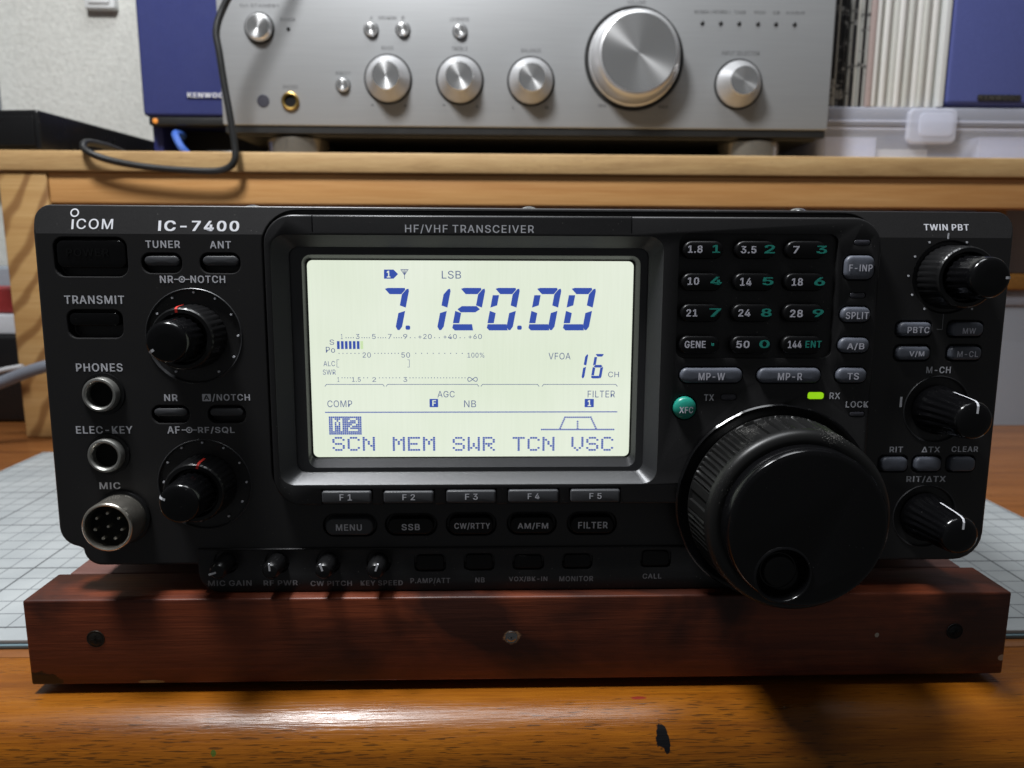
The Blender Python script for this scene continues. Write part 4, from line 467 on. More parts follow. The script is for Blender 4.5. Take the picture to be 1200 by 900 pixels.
GREYKEYS = [('F-INP', (91.23, 30.71, 99.64, 37.38), (92.46, 32.95, 99.16, 34.86)), ('SPLIT', (91.01, 18.58, 99.55, 22.85), (92.41, 19.45, 99.07, 21.5)), ('A/B', (90.97, 9.76, 99.8, 14.08), (93.37, 10.55, 98.44, 12.61)), ('TS', (90.81, 0.98, 99.7, 5.31), (94.07, 1.98, 97.47, 3.97)), ('MP-W', (45.34, 1.01, 63.37, 5.31), (50.77, 1.85, 58.44, 3.98)), ('MP-R', (67.83, 0.99, 86.23, 5.31), (73.8, 1.84, 80.86, 3.97))]
SIDEKEYS = [('PBTC', (110.21, 14.26, 119.98, 18.25), (112.5, 15.16, 118.98, 17.01)), ('MW', (125.72, 14.28, 135.38, 18.28), (128.91, 15.03, 132.82, 16.68)), ('V/M', (110.26, 7.23, 120.08, 11.16), (113.58, 8.14, 118.06, 9.9)), ('M-CL', (125.95, 7.23, 135.5, 11.17), (127.9, 8.14, 134.14, 9.91)), ('', (108.15, -26.56, 116.1, -22.25), (-139.59, 103.28, -139.36, 103.5)), ('', (118.44, -26.6, 126.36, -22.28), (-139.59, 103.28, -139.36, 103.5)), ('', (128.97, -26.65, 136.81, -22.32), (-139.59, 103.28, -139.36, 103.5))]
LEDS = [(93.7, 40.38, 98.36, 41.8), (93.52, 25.47, 97.97, 26.92), (57.65, -4.12, 62.05, -2.46), (83.21, -3.9, 87.84, -1.98), (95.78, -9.08, 100.24, -7.71)]
XFC = (47.03, -6.38)
XFC_TEXT = (44.9, -7.68, 49.96, -5.78)
PBT_LINE = [(122.09, 16.17), (123.63, 16.17), (123.61, 20.68)]
PBT_TICK = (122.85, 42.34, 123.3, 44.04)
DIAL = (74.0, -32.99)
DIMPLE = (68.17, -46.85)
LCD_TEXT = [('LSB', (-23.39, 30.46, -17.81, 32.74)), ('S', (-56.34, 11.2, -55.0, 12.73)), ('Po', (-57.48, 8.87, -54.81, 10.58)), ('ALC', (-58.32, 4.89, -54.93, 6.43)), ('SWR', (-58.58, 2.36, -54.83, 3.9)), ('AGC', (-25.01, -4.43, -19.94, -2.5)), ('NB', (-17.15, -7.4, -13.6, -5.36)), ('COMP', (-57.55, -7.34, -50.26, -5.31)), ('FILTER', (19.67, -4.49, 27.83, -2.46)), ('VFOA', (7.86, 6.9, 14.38, 8.9)), ('CH', (25.68, 1.59, 28.88, 3.25)), ('1', (-53.0, 12.91, -52.47, 14.34)), ('3', (-48.64, 12.92, -47.58, 14.35)), ('5', (-43.93, 12.92, -42.86, 14.35)), ('7', (-39.29, 12.92, -38.22, 14.36)), ('9', (-34.83, 12.93, -33.67, 14.37)), ('+20', (-30.46, 12.94, -26.52, 14.37)), ('+40', (-23.12, 12.94, -19.18, 14.38)), ('+60', (-15.77, 12.95, -11.83, 14.39)), ('20', (-46.82, 7.43, -44.41, 8.96)), ('50', (-35.47, 7.43, -32.96, 8.97)), ('100%', (-16.07, 7.44, -11.12, 8.89)), ('1', (-54.36, 0.26, -53.82, 1.63)), ('1.5', (-50.15, 0.26, -47.55, 1.63)), ('2', (-44.14, 0.26, -43.06, 1.62)), ('3', (-35.06, 0.25, -33.89, 1.62))]
DIGIT_CELLS = [('7', (-42.91, 15.43), (-35.34, 15.44), (-40.33, 27.76)), ('1', (-30.79, 15.44), (-23.19, 15.45), (-28.3, 27.8)), ('2', (-20.69, 15.46), (-13.08, 15.47), (-18.28, 27.83)), ('0', (-10.57, 15.47), (-2.93, 15.48), (-8.23, 27.86)), ('0', (1.65, 15.49), (9.31, 15.5), (3.89, 27.89)), ('0', (11.83, 15.5), (19.51, 15.51), (14.0, 27.92))]
DIGIT_DOTS = [(-33.45, 16.25), (-0.78, 16.29)]
SMALL_CELLS = [('1', (15.39, 1.23), (18.49, 1.23), (16.55, 8.54)), ('6', (20.5, 1.23), (23.6, 1.23), (21.63, 8.54))]
BARS = [(-54.19, 9.95, -53.43, 12.28), (-53.03, 9.95, -52.27, 12.28), (-51.87, 9.95, -51.12, 12.28), (-50.71, 9.95, -49.96, 12.29), (-49.56, 9.95, -48.8, 12.29), (-48.4, 9.95, -47.64, 12.29)]
GHOST_BAR = (-47.37, 9.95, -46.57, 12.29)
LCD_DOTS = [(-51.5, 13.27), (-50.79, 13.27), (-50.08, 13.27), (-49.36, 13.27), (-46.87, 13.28), (-46.16, 13.28), (-45.45, 13.28), (-44.74, 13.28), (-42.15, 13.28), (-41.44, 13.28), (-40.73, 13.28), (-40.01, 13.28), (-37.52, 13.29), (-36.8, 13.29), (-36.09, 13.29), (-35.37, 13.29), (-32.78, 13.29), (-31.44, 13.29), (-25.63, 13.3), (-24.29, 13.3), (-18.2, 13.31), (-16.85, 13.31), (-53.68, 8.69), (-52.52, 8.69), (-51.36, 8.69), (-50.2, 8.69), (-49.04, 8.69), (-47.88, 8.69), (-43.24, 8.69), (-42.26, 8.69), (-41.27, 8.69), (-40.29, 8.69), (-39.3, 8.69), (-38.32, 8.69), (-37.34, 8.7), (-36.35, 8.7), (-31.25, 8.7), (-29.54, 8.7), (-27.84, 8.7), (-26.13, 8.7), (-24.43, 8.7), (-22.72, 8.7), (-21.01, 8.7), (-19.31, 8.7), (-17.6, 8.7), (-53.0, 1.45), (-52.2, 1.45), (-51.39, 1.44), (-50.58, 1.44), (-46.64, 1.44), (-45.56, 1.44), (-42.06, 1.44), (-41.07, 1.44), (-40.08, 1.44), (-39.09, 1.44), (-38.1, 1.44), (-37.12, 1.44), (-36.13, 1.44), (-33.07, 1.44), (-32.17, 1.44), (-31.27, 1.44), (-30.37, 1.44), (-29.46, 1.44), (-28.56, 1.43), (-27.66, 1.43), (-26.76, 1.43), (-25.86, 1.43), (-24.96, 1.43), (-24.05, 1.43), (-23.15, 1.43), (-22.25, 1.43), (-21.35, 1.43), (-20.44, 1.43), (-19.54, 1.43), (-18.64, 1.43), (-17.73, 1.43), (-16.83, 1.43)]
BRACKETS = [[(-53.74, 6.79), (-54.36, 6.79), (-54.43, 4.62), (-53.8, 4.62)], [(-33.7, 6.8), (-33.16, 6.8), (-33.19, 4.62), (-33.73, 4.62)]]
TABS = [[(-58.1, -1.1), (-57.63, -0.51), (-41.11, -0.52), (-40.68, -1.11)], [(-40.14, -1.12), (-39.67, -0.52), (-13.22, -0.54), (-12.77, -1.14)], [(-12.13, -1.14), (-11.68, -0.54), (4.67, -0.55), (5.13, -1.15)], [(6.04, -1.15), (6.49, -0.55), (28.03, -0.57), (28.5, -1.17)]]
RULE = (-58.35, -9.02, 28.69, -8.74)
ANT1 = [(-40.04, 33.02), (-37.31, 33.03), (-36.01, 31.73), (-37.36, 30.41), (-40.09, 30.4)]
ANT1_T = (-39.27, 30.75, -38.22, 32.68)
AERIAL = [[(-35.2, 33.04), (-33.08, 33.05), (-34.17, 31.47), (-35.2, 33.04)], [(-34.14, 33.05), (-34.18, 30.42)], [(-34.67, 33.04), (-34.17, 31.47), (-33.61, 33.05)]]
FBOX = (-27.4, -7.38, -24.86, -4.89)
FBOX_T = (-26.58, -7.01, -25.49, -5.26)
ONEBOX = (18.81, -7.45, 21.56, -4.95)
ONEBOX_T = (19.72, -7.08, 20.73, -5.32)
M2BOX = (-57.31, -15.66, -47.63, -10.1)
MENU_CELLS = [('SCN', (-56.49, -20.62, -43.77, -16.32)), ('MEM', (-38.59, -20.68, -25.82, -16.37)), ('SWR', (-20.7, -20.73, -7.96, -16.42)), ('TCN', (-2.72, -20.79, 9.98, -16.47)), ('VSC', (14.96, -20.85, 27.72, -16.51))]
FILTER_SHAPE = [[(6.07, -14.23), (27.62, -14.28)], [(11.58, -13.86), (13.0, -10.51), (20.72, -10.52), (22.35, -13.89)], [(16.79, -11.82), (16.82, -13.88)]]
INF = (-16.02, 0.33, -13.21, 1.61)
NR_DOTS = [(-93.76, 26.43), (-99.85, 24.85), (-87.79, 24.69), (-104.33, 20.36), (-83.44, 20.16), (-81.81, 14.05), (-83.33, 7.95), (-100.06, 3.68), (-87.82, 3.67)]
AF_DOTS = [(-93.75, -17.3), (-99.83, -18.88), (-104.11, -23.23), (-105.6, -29.16), (-83.22, -23.43), (-81.44, -29.27), (-82.98, -35.26), (-87.16, -39.7), (-87.65, -18.92)]
PBT_DOTS = [(117.74, 41.35), (128.74, 41.4), (113.81, 37.29), (112.31, 31.7), (113.87, 26.23), (117.86, 22.16), (132.01, 22.19)]
MCH_TICK = (112.73, -7.03, 113.37, -3.93)
AMP_KNOBS = [((-72.6, 252.1), 16.2), ((-21.9, 252.0), 16.2), ((28.5, 251.7), 16.2), ((101.8, 267.6), 33.8), ((177.4, 251.1), 16.6)]
AMP_PUSH = [(-104.5, 247.7), (-83.7, 284.8), (-61.6, 285.1), (-21.6, 284.4)]
AMP_POWER = (-161.2, 285.0)
AMP_JACK = (-141.9, 236.5)
AMP_EYE = (-161.1, 236.6)
AMP_PILOT = (-141.2, 284.7)
AMP_LEDS = [(149.5, 292.1), (162.6, 292.1), (175.7, 292.1), (189.2, 292.0), (202.0, 292.0), (215.4, 292.0)]
AMP_TEXT = [('O/I STANDBY', (-173.9, 298.4, -146.3, 300.8)), ('POWER', (-146.2, 289.7, -136.2, 291.9)), ('PHONES', (-146.6, 245.1, -136.4, 247.4)), ('DIRECT', (-109.1, 254.6, -98.9, 256.9)), ('A', (-84.3, 291.5, -82.3, 293.8)), ('SPEAKERS', (-78.4, 291.7, -65.6, 293.9)), ('B', (-62.4, 291.8, -60.3, 294.0)), ('LOUDNESS', (-28.4, 291.1, -15.3, 293.7)), ('BASS', (-76.8, 271.7, -68.5, 274.2)), ('TREBLE', (-27.7, 271.7, -16.3, 274.3)), ('BALANCE', (21.6, 271.1, 35.5, 273.7)), ('VOLUME', (95.8, 303.9, 109.0, 306.4)), ('MIN', (77.3, 234.5, 82.8, 236.8)), ('MAX', (120.7, 234.3, 127.5, 236.6)), ('-', (-85.1, 234.1, -83.3, 235.0)), ('+', (-62.1, 233.2, -59.7, 235.5)), ('-', (-34.2, 234.6, -32.3, 235.4)), ('+', (-11.1, 233.0, -8.6, 235.4)), ('L', (15.5, 232.7, 17.0, 235.0)), ('R', (39.0, 232.9, 41.5, 235.3)), ('INPUT SELECTOR', (164.6, 270.8, 191.6, 273.6)), ('RECORDER-2', (143.7, 298.3, 155.9, 300.5)), ('RECORDER-1', (157.1, 298.5, 169.2, 300.7)), ('TUNER', (171.7, 298.3, 180.2, 300.6)), ('PHONO', (186.3, 298.4, 194.2, 300.6)), ('CD', (199.7, 298.4, 204.5, 300.6)), ('AUX/DVD', (208.8, 298.4, 222.3, 300.6))]
AMP_FEET = [(-143.5, 211.8), (195.3, 214.6)]
# ------------------------------------------------------------------ wall, desk
MBW = lambda: MB(UP)
w = MBW(); w.box(-900, 760, -20, 900, 780, 900); wo = w.build('wall', 'wall', None, 0); wo['kind'] = 'structure'

desk = empty('desk', 'glossy varnished wooden desk with rounded front edge under everything', 'desk', (0, 400, -30))
def dpart(mb, name, mat, smooth=35):
    o = mb.build(name, mat, None, smooth); o.parent = desk; o.matrix_parent_inverse = Matrix.Translation(desk.location).inverted(); return o
d = MBW(); d.box(-900, 231.6, -30, 900, 759, 0, 0.4); dpart(d, 'desk_top', 'desk')
prof = [(231, 0), (208.5, 0)] + [(208.5-17*math.sin(rad(a)), -17+17*math.cos(rad(a))) for a in range(6, 91, 6)] + [(191.5, -40), (196, -46), (231, -46)]
d = MBW(); d.loft([[(x, y, z) for y, z in reversed(prof)] for x in (-900, 900)]); dpart(d, 'front_edge', 'desk_edge')

# ------------------------------------------------------------------ cutting mat
mt = empty('cutting_mat', 'pale grey cutting mat with printed grid under the wooden block', 'cutting mat', (0, 340, 0.1))
def mpart(mb, name, mat): 
    o = mb.build(name, mat, None, 35); o.parent = mt; o.matrix_parent_inverse = Matrix.Translation(mt.location).inverted()
q = MBW(); q.box(-290, 237.2, 1.5, 264, 480, 3.0, 0.3); mpart(q, 'printed_sheet', 'mat')
q = MBW(); q.box(-290.6, 236.4, 0.1, 264.6, 480.6, 1.5, 0.3); mpart(q, 'core_sheet', 'mat_core')

# ------------------------------------------------------------------ wooden block under the radio
blk = empty('wooden_block', 'dark red stained wooden block carrying the radio on the cutting mat', 'wood block', (10, 300, 3.0))
def bpart(mb, name, mat, parent=None):
    o = mb.build(name, mat, None, 35); o.parent = parent or blk; o.matrix_parent_inverse = (Matrix.Translation(blk.location)).inverted(); return o
q = MBW(); q.box(-137.6, 210, 3.0, 158.6, 229, 30.0, 0.7); fb_ = bpart(q, 'front_board', 'block')
q = MBW(); q.box(-134.5, 229.8, 3.0, 155.0, 430, 29.7, 0.5); bpart(q, 'plank', 'block_top')
for (x, z, r, k) in ((-117.3, 17.8, 2.2, 'rust'), (6.1, 17.0, 1.5, 'steel'), (142.0, 17.5, 2.1, 'void')):
    q = MB(FRONT); q.lathe(x, z, [(r+0.5, -209.9), (r+0.35, -209.75), (r, -209.85), (r*0.8, -209.7), (r*0.3, -209.55)], 20)
    q.stroke([(x-r*0.6, z-0.1), (x+r*0.6, z+0.1)], 0.4, -209.6, -209.5)
    q.stroke([(x-0.1, z-r*0.6), (x+0.1, z+r*0.6)], 0.4, -209.6, -209.5)
    bpart(q, 'screw', k)

# ------------------------------------------------------------------ the radio
BASE = 63.2
TILT = rad(-1.5)
P0 = Vector((9.154, 216.578, 93.328))
radio = empty('ham_radio', 'black amateur radio transceiver with lit frequency display on the wooden block', 'radio')
Rx = Matrix.Rotation(TILT, 4, 'X')
radio.matrix_world = Matrix.Translation((P0 + Rx @ Vector((0, 0, -BASE)))*MM) @ Rx
RF = lambda u, v, n: (u, -n, v+BASE)
def R(): return MB(RF)
# front panel: solid, then wells and channel carved out of it
out = []
def arc(cx, cz, r, a0, a1, k=6): return [(cx+r*math.cos(rad(a0+(a1-a0)*i/k)), cz+r*math.sin(rad(a0+(a1-a0)*i/k))) for i in range(k+1)]
out = arc(138.3, 46.0, 4.2, 0, 90) + arc(-133.0, 46.6, 4.2, 90, 180) + arc(-131.2, -43.0, 6.0, 180, 262) + arc(-125.5, -49.6, 5.2, 180, 270) + arc(133.5, -46.4, 8.6, 270, 360)
body = R(); body.prism(out, -7, 0, 0.9)
wedge = R(); wedge.loft([[(u, 42.6, 0.02), (u, 53, -2.9), (u, 53, 3), (u, 42.6, 3)] for u in (-150, 150)])
cut = R()
for k_, (b_, wl) in WELLS.items():
    cut.prism(rrect(*wl, 2.4 if k_ != 'power_button' else 2.8, 5), -3.6, 2)
for nme, b_, t_ in MODES: cut.prism(rrect(b_[0]-0.9, b_[1]-0.7, b_[2]+0.9, b_[3]+0.9, 3.3, 7), -1.6, 2)
for nme, b_, t_ in SIDEKEYS: cut.prism(rrect(b_[0]-0.55, b_[1]-0.5, b_[2]+0.55, b_[3]+0.5, 1.6, 5), -1.8, 2)
for k_, r_ in (('nr', 13.4), ('af', 13.4), ('pbt', 10.4), ('mch', 9.9), ('rit', 9.6)): cut.prism(circ(*KNOBS[k_], r_, 56), -0.7, 2)
pl, pbl, pr, ptop, pbot = PLATE
pl = -72.3
cut.prism(rrect(pl-1.5, pbot-0.6, pr+1.1, ptop+1.5, 9.5, 9), -3.0, 4)
hole = R(); hole.prism(rrect(SCREEN[0]-4, SCREEN[1]-4, SCREEN[2]+4, SCREEN[3]+4, 2, 4), -9, 5)
me = carve(body, [wedge, cut, hole], 0.42)
fp = R(); fp.mesh(me, 0)
for t, b_, k_ in PANEL_TEXT:
    top = 0.05 - max(0.0, (b_[1]+b_[3])/2-42.6)*0.281
    if k_ == 'b':                                            # on the sloping brow
        V, F = glyphs(t, 'b'); fp.add([(b_[0]+a*(b_[2]-b_[0]), b_[1]+c*(b_[3]-b_[1]), 0.09-max(0, b_[1]+c*(b_[3]-b_[1])-42.6)*0.2802+l) for a, c, l in V], F, 1)
    elif b_[1] > 42.6: 
        V, F = glyphs(t, 'g'); fp.add([(b_[0]+a*(b_[2]-b_[0]), b_[1]+c*(b_[3]-b_[1]), 0.09-max(0, b_[1]+c*(b_[3]-b_[1])-42.6)*0.2802+l) for a, c, l in V], F, 2)
    else: fp.text(t, b_, 0.06, 2, 'g')
def brow(v): return 0.09-max(0, v-42.6)*0.2802
V, F = glyphs('COM', ''); lb = LOGO; w_ = lb[2]-lb[0]
fp.add([(lb[0]+w_*0.13+a*w_*0.87, lb[1]+c*(lb[3]-lb[1]), brow(lb[1]+c*(lb[3]-lb[1]))+l) for a, c, l in V], F, 1)
fp.add([(lb[0]+a, lb[1]+c, brow(lb[1]+c)) for a, c in ((0.15, 0), (0.72, 0), (0.72, 2.75), (0.15, 2.75))], [(0, 1, 2, 3)], 1)
cx, cz = LOGO_RING
ringv = [(cx+r_*math.cos(2*math.pi*k/28), cz+r_*math.sin(2*math.pi*k/28)) for r_ in (0.82, 1.22) for k in range(28)]
fp.add([(a, c, brow(c)+0.05) for a, c in ringv], [(k, 28+k, 28+(k+1) % 28, (k+1) % 28) for k in range(28)], 1)
for uu, vv in ((-96.75, 30.05), (-97.2, -13.5)):            # ring symbols between the paired names
    fp.ring(uu, vv, 0.62, 0.92, 0.02, 0.07, 20, 2); fp.lathe(uu, vv, [(0.3, 0.02), (0.3, 0.07)], 12, 2)
    fp.stroke([(uu-2.1, vv), (uu-0.9, vv)], 0.26, 0.02, 0.07, 2); fp.stroke([(uu+0.9, vv), (uu+2.1, vv)], 0.26, 0.02, 0.07, 2)
fp.prism(rrect(-92.95, -4.98, -90.45, -2.85, 0.25, 3), 0.02, 0.06, 0, 2); fp.text('A', (-92.5, -4.6, -90.9, -3.2), 0.09, 0, 'g')
for (a, c) in NR_DOTS+AF_DOTS+PBT_DOTS: fp.lathe(a, c, [(0.32, -0.5), (0.32, 0.07)], 10, 2)
fp.prism(rrect(*PBT_TICK, 0.05, 2), 0.02, 0.07, 0, 2); fp.prism(rrect(*MCH_TICK, 0.05, 2), 0.02, 0.07, 0, 2)
fp.stroke(PBT_LINE, 0.18, 0.02, 0.06, 3)
fp.build('front_panel', ['panel', 'white_ink', 'grey_ink', 'shaded_ink'], radio, 14)
# raised rings round the rotary controls
for k_, r_ in (('nr', 13.5), ('af', 13.5), ('mch', 10.0), ('rit', 9.7)):
    q = R(); q.lathe(*KNOBS[k_], [(r_+0.25, -0.6), (r_+0.25, 0.15), (r_+0.1, 0.3), (r_-0.15, 0.15), (r_-0.3, -0.65)], 64, 0, None, False, False); q.build('dial_rim', 'bezel', radio)
# cabinet behind
q = R(); q.box(-133, 7.05, BASE-54.0, 138.5, 285, BASE+50.3, 1.2); q.build('cabinet', 'blackmetal', radio)
for (a, c) in SCREWS:
    q = R(); q.lathe(a, 0, [(2.6, 0), (2.5, 0.5), (1.8, 1.1), (0.6, 1.4)], 20); 
    q.v = [(x, 10.5+(z-BASE), BASE+50.3+(-y)) for x, y, z in q.v]; q.build('cover_screw', 'steel', radio)
for a in (-110, 110):
    q = MB(UP); q.box(a-8, 240, 2.5, a+8, 256, BASE-54.2, 1); q.build('foot', 'black', radio)
# central plate with the display opening and the keypad tray
body = R(); body.prism(rrect(pl, pbot, pr, ptop, 8.2, 9), -2.9, 4.0, 0.7)
cut = R(); cut.prism(rrect(*OPENING[0], 4.2, 6), -6, 8)
cut.prism(rrect(*KEYPAD, 2.6, 6), 2.2, 8)
for t, b_, t_ in GREYKEYS: cut.prism(rrect(b_[0]-0.5, b_[1]-0.45, b_[2]+0.5, b_[3]+0.45, 2.6, 6), 2.4, 8)
cut.prism(circ(*XFC, 3.75, 36), 2.4, 8)
for b_ in FKEYS: cut.prism([(b_[0]-0.35, b_[1]-2), (b_[2]+0.35, b_[1]-2), (b_[2]+0.35, b_[3]+0.35), (b_[0]-0.35, b_[3]+0.35)], 2.6, 8)
for b_ in LEDS: cut.prism(rrect(b_[0]-0.15, b_[1]-0.15, b_[2]+0.15, b_[3]+0.15, 0.7, 4), 3.2, 8)
for a in (-58.6, 30.3): cut.prism([(a-0.16, 43.2), (a+0.16, 43.2), (a+0.16, 49), (a-0.16, 49)], 3.4, 8)
me = carve(body, [cut], 0.25)
q = R(); q.mesh(me, 0)
for t, b_ in PLATE_TEXT: q.text(t, b_, 4.06, 1, 'g' if len(t) < 6 else '')
q.build('display_plate', ['plate', 'grey_ink'], radio, 30)
# stepped display frame
L = []
for b_, n_ in ((OPENING[0], 3.9), (OPENING[0], 3.6), (OPENING[1], -0.4), (OPENING[1], -1.1), (OPENING[2], -1.1)): L.append([(a, c, n_) for a, c in rrect(b_[0]+0.02, b_[1]+0.02, b_[2]-0.02, b_[3]-0.02, 4.0 if b_ is OPENING[0] else 2.6, 6)])
s_ = SCREEN
L.append([(a, c, -2.9) for a, c in rrect(s_[0]-0.6, s_[1]-0.4, s_[2]+0.6, s_[3]+0.5, 1.5, 6)])
L.append([(a, c, -3.7) for a, c in rrect(s_[0]-0.6, s_[1]-0.4, s_[2]+0.6, s_[3]+0.5, 1.5, 6)])
q = R(); q.loft([l[::-1] for l in L], 0, False, False); q.f = [f[::-1] for f in q.f]; q.build('display_frame', 'bezel', radio, 30)
# the screen
scr = R(); scr.prism(rrect(*s_, 1.6, 6), -3.6, -3.0)
screen = scr.build('screen', 'lcd', radio, 30)
NS, NT = -2.98, -2.94
def seven(mb, d, bl, br, tl, w):
    ux, uz = br[0]-bl[0], br[1]-bl[1]; vx, vz = tl[0]-bl[0], tl[1]-bl[1]; Wd = math.hypot(ux, uz); Hd = math.hypot(vx, vz); g = w*0.16
    def P(x, z): return (bl[0]+ux*x/Wd+vx*z/Hd, bl[1]+uz*x/Wd+vz*z/Hd)
    h = Hd/2; segs = {
     'a': [(g+w*0.1, Hd-w*0.15), (w*0.7, Hd), (Wd-w*0.75, Hd), (Wd-w*0.45-g, Hd-w*0.3), (Wd-w-g*0.6, Hd-w), (w+g, Hd-w)],
     'd': [(g*0.2, w*0.4), (w*0.5, 0), (Wd-w*0.55-g, 0), (Wd-w*0.9-g, w), (g*0.4, w)],
     'g': [(g+w*0.15, h), (w*0.9, h+w*0.5), (Wd-w*0.9, h+w*0.5), (Wd-g-w*0.1, h), (Wd-w*0.9, h-w*0.5), (w*0.9, h-w*0.5)],
     'f': [(0, Hd-w-g), (w, Hd-w-g), (w, h+w*0.45+g), (0, h+w*0.1+g)],
     'e': [(0, w+g), (w, w+g), (w, h-w*0.45-g), (0, h-w*0.1-g)],
     'b': [(Wd-w, Hd-w-g*0.2), (Wd-w*0.45, Hd-w*0.2), (Wd-w*0.15, Hd-w*0.12), (Wd, Hd-w*0.5), (Wd, h+w*0.1+g), (Wd-w, h+w*0.45+g)],
     'c': [(Wd-w, w*0.6), (Wd-w*0.6, w*0.05), (Wd-w*0.3, w*0.05), (Wd, w*0.6), (Wd, h-w*0.1-g), (Wd-w, h-w*0.45-g)]}
    for c_ in {'0': 'abcdef', '1': 'bc', '2': 'abged', '7': 'abc', '6': 'afgedc'}[d]:
        Q = [P(*p) for p in segs[c_]]
        ar = sum(Q[i][0]*Q[(i+1) % len(Q)][1]-Q[(i+1) % len(Q)][0]*Q[i][1] for i in range(len(Q)))
        mb.add([(a, c, NT) for a, c in (Q if ar > 0 else Q[::-1])], [tuple(range(len(Q)))], 0)
q = R()
for d_, bl, br, tl in DIGIT_CELLS: seven(q, d_, bl, br, tl, 1.85)
for (a, c) in DIGIT_DOTS: q.prism(rrect(a-0.68, c-0.62, a+0.68, c+0.62, 0.4, 3), NS, NT)
q.build('frequency_digits', 'lcd_ink', screen, 0)
q = R()
for d_, bl, br, tl in SMALL_CELLS: seven(q, d_, bl, br, tl, 0.8)
q.build('channel_digits', 'lcd_ink', screen, 0)
q = R()
for t, b_ in LCD_TEXT: q.text(t, b_, NT, 0, 't')
for (a, c) in LCD_DOTS: q.prism(rrect(a-0.13, c-0.13, a+0.13, c+0.13, 0.03, 1), NS, NT)
for p in BRACKETS: q.stroke(p, 0.12, NS, NT)
for p in TABS: q.stroke(p, 0.17, NS, NT)
for p in AERIAL: q.stroke(p, 0.16, NS, NT)
bx_ = INF; rr_ = (bx_[3]-bx_[1])/2; mx_ = (bx_[0]+bx_[2])/2; mz_ = (bx_[1]+bx_[3])/2
q.stroke([(mx_+(bx_[2]-bx_[0])/2*math.cos(t), mz_+rr_*0.95*math.sin(2*t)) for t in [2*math.pi*k/28 for k in range(29)]], 0.2, NS, NT)
q.build('scale_lettering', 'lcd_fine', screen, 0)
q = R()
for b_ in BARS: q.prism(rrect(*b_, 0.02, 1), NS, NT)
q.prism(rrect(*GHOST_BAR, 0.02, 1), NS, NT, 0, 1)
q.build('signal_bars', ['lcd_ink', 'lcd_ghost'], screen, 0)
q = R(); q.prism(ANT1 if ANT1[1][0] > ANT1[0][0] and False else ANT1[::-1], NS, NT); q.text('1', ANT1_T, NT+0.03, 1, 'k')
for b_, t_, s2 in ((FBOX, FBOX_T, 'F'), (ONEBOX, ONEBOX_T, '1')): q.prism(rrect(*b_, 0.1, 1), NS, NT); q.text(s2, t_, NT+0.03, 1, 'k')
q.prism(rrect(*RULE, 0.02, 1), NS, NT)
q.build('status_marks', ['lcd_ink', 'lcd'], screen, 0)
DOT = {'S': '01110 10001 10000 01110 00001 10001 01110', 'C': '01110 10001 10000 10000 10000 10001 01110', 'N': '10001 11001 10101 10101 10011 10001 10001', 'M': '10001 11011 10101 10101 10001 10001 10001',
       'E': '11111 10000 10000 11110 10000 10000 11111', 'W': '10001 10001 10001 10101 10101 11011 10001', 'R': '11110 10001 10001 11110 10100 10010 10001', 'T': '11111 00100 00100 00100 00100 00100 00100', 'V': '10001 10001 10001 10001 10001 01010 00100', '2': '01110 10001 00001 00110 01000 10000 11111'}
q = R()
def pixels(t, b_, cols, fill=0.86):
    pw, ph = (b_[2]-b_[0])/cols, (b_[3]-b_[1])/7
    for i, ch in enumerate(t):
        for r_, row in enumerate(DOT[ch].split()):
            for c_, bit in enumerate(row):
                if bit == '1':
                    a = b_[0]+(i*6+c_)*pw; z = b_[3]-(r_+1)*ph
                    q.add([(a+pw*(1-fill)/2, z+ph*(1-fill)/2, NT), (a+pw*(1+fill)/2, z+ph*(1-fill)/2, NT), (a+pw*(1+fill)/2, z+ph*(1+fill)/2, NT), (a+pw*(1-fill)/2, z+ph*(1+fill)/2, NT)], [(0, 1, 2, 3)], 0)
for t, b_ in MENU_CELLS: pixels(t, b_, 17)
b_ = M2BOX; nx, nz = 17, 10; pw, ph = (b_[2]-b_[0])/nx, (b_[3]-b_[1])/nz
hole = {(i*8+2+c_, r_+1) for i, ch in enumerate('M2') for r_, row in enumerate(DOT[ch].split()) for c_, bit in enumerate(row) if bit == '1'}
for i in range(nx):
    for j in range(nz):
        if (i, j) in hole: continue
        a = b_[0]+i*pw; z = b_[3]-(j+1)*ph
        q.add([(a+pw*0.06, z+ph*0.06, NT), (a+pw*0.92, z+ph*0.06, NT), (a+pw*0.92, z+ph*0.92, NT), (a+pw*0.06, z+ph*0.92, NT)], [(0, 1, 2, 3)], 0)
for p in FILTER_SHAPE:
    for a, c in zip(p, p[1:]):
        k_ = max(1, round(math.hypot(c[0]-a[0], c[1]-a[1])/0.62))
        for i in range(k_+1): q.prism(rrect(a[0]+(c[0]-a[0])*i/k_-0.25, a[1]+(c[1]-a[1])*i/k_-0.22, a[0]+(c[0]-a[0])*i/k_+0.25, a[1]+(c[1]-a[1])*i/k_+0.22, 0.02, 1), NS, NT)
q.build('menu_lettering', 'lcd_ink', screen, 0)

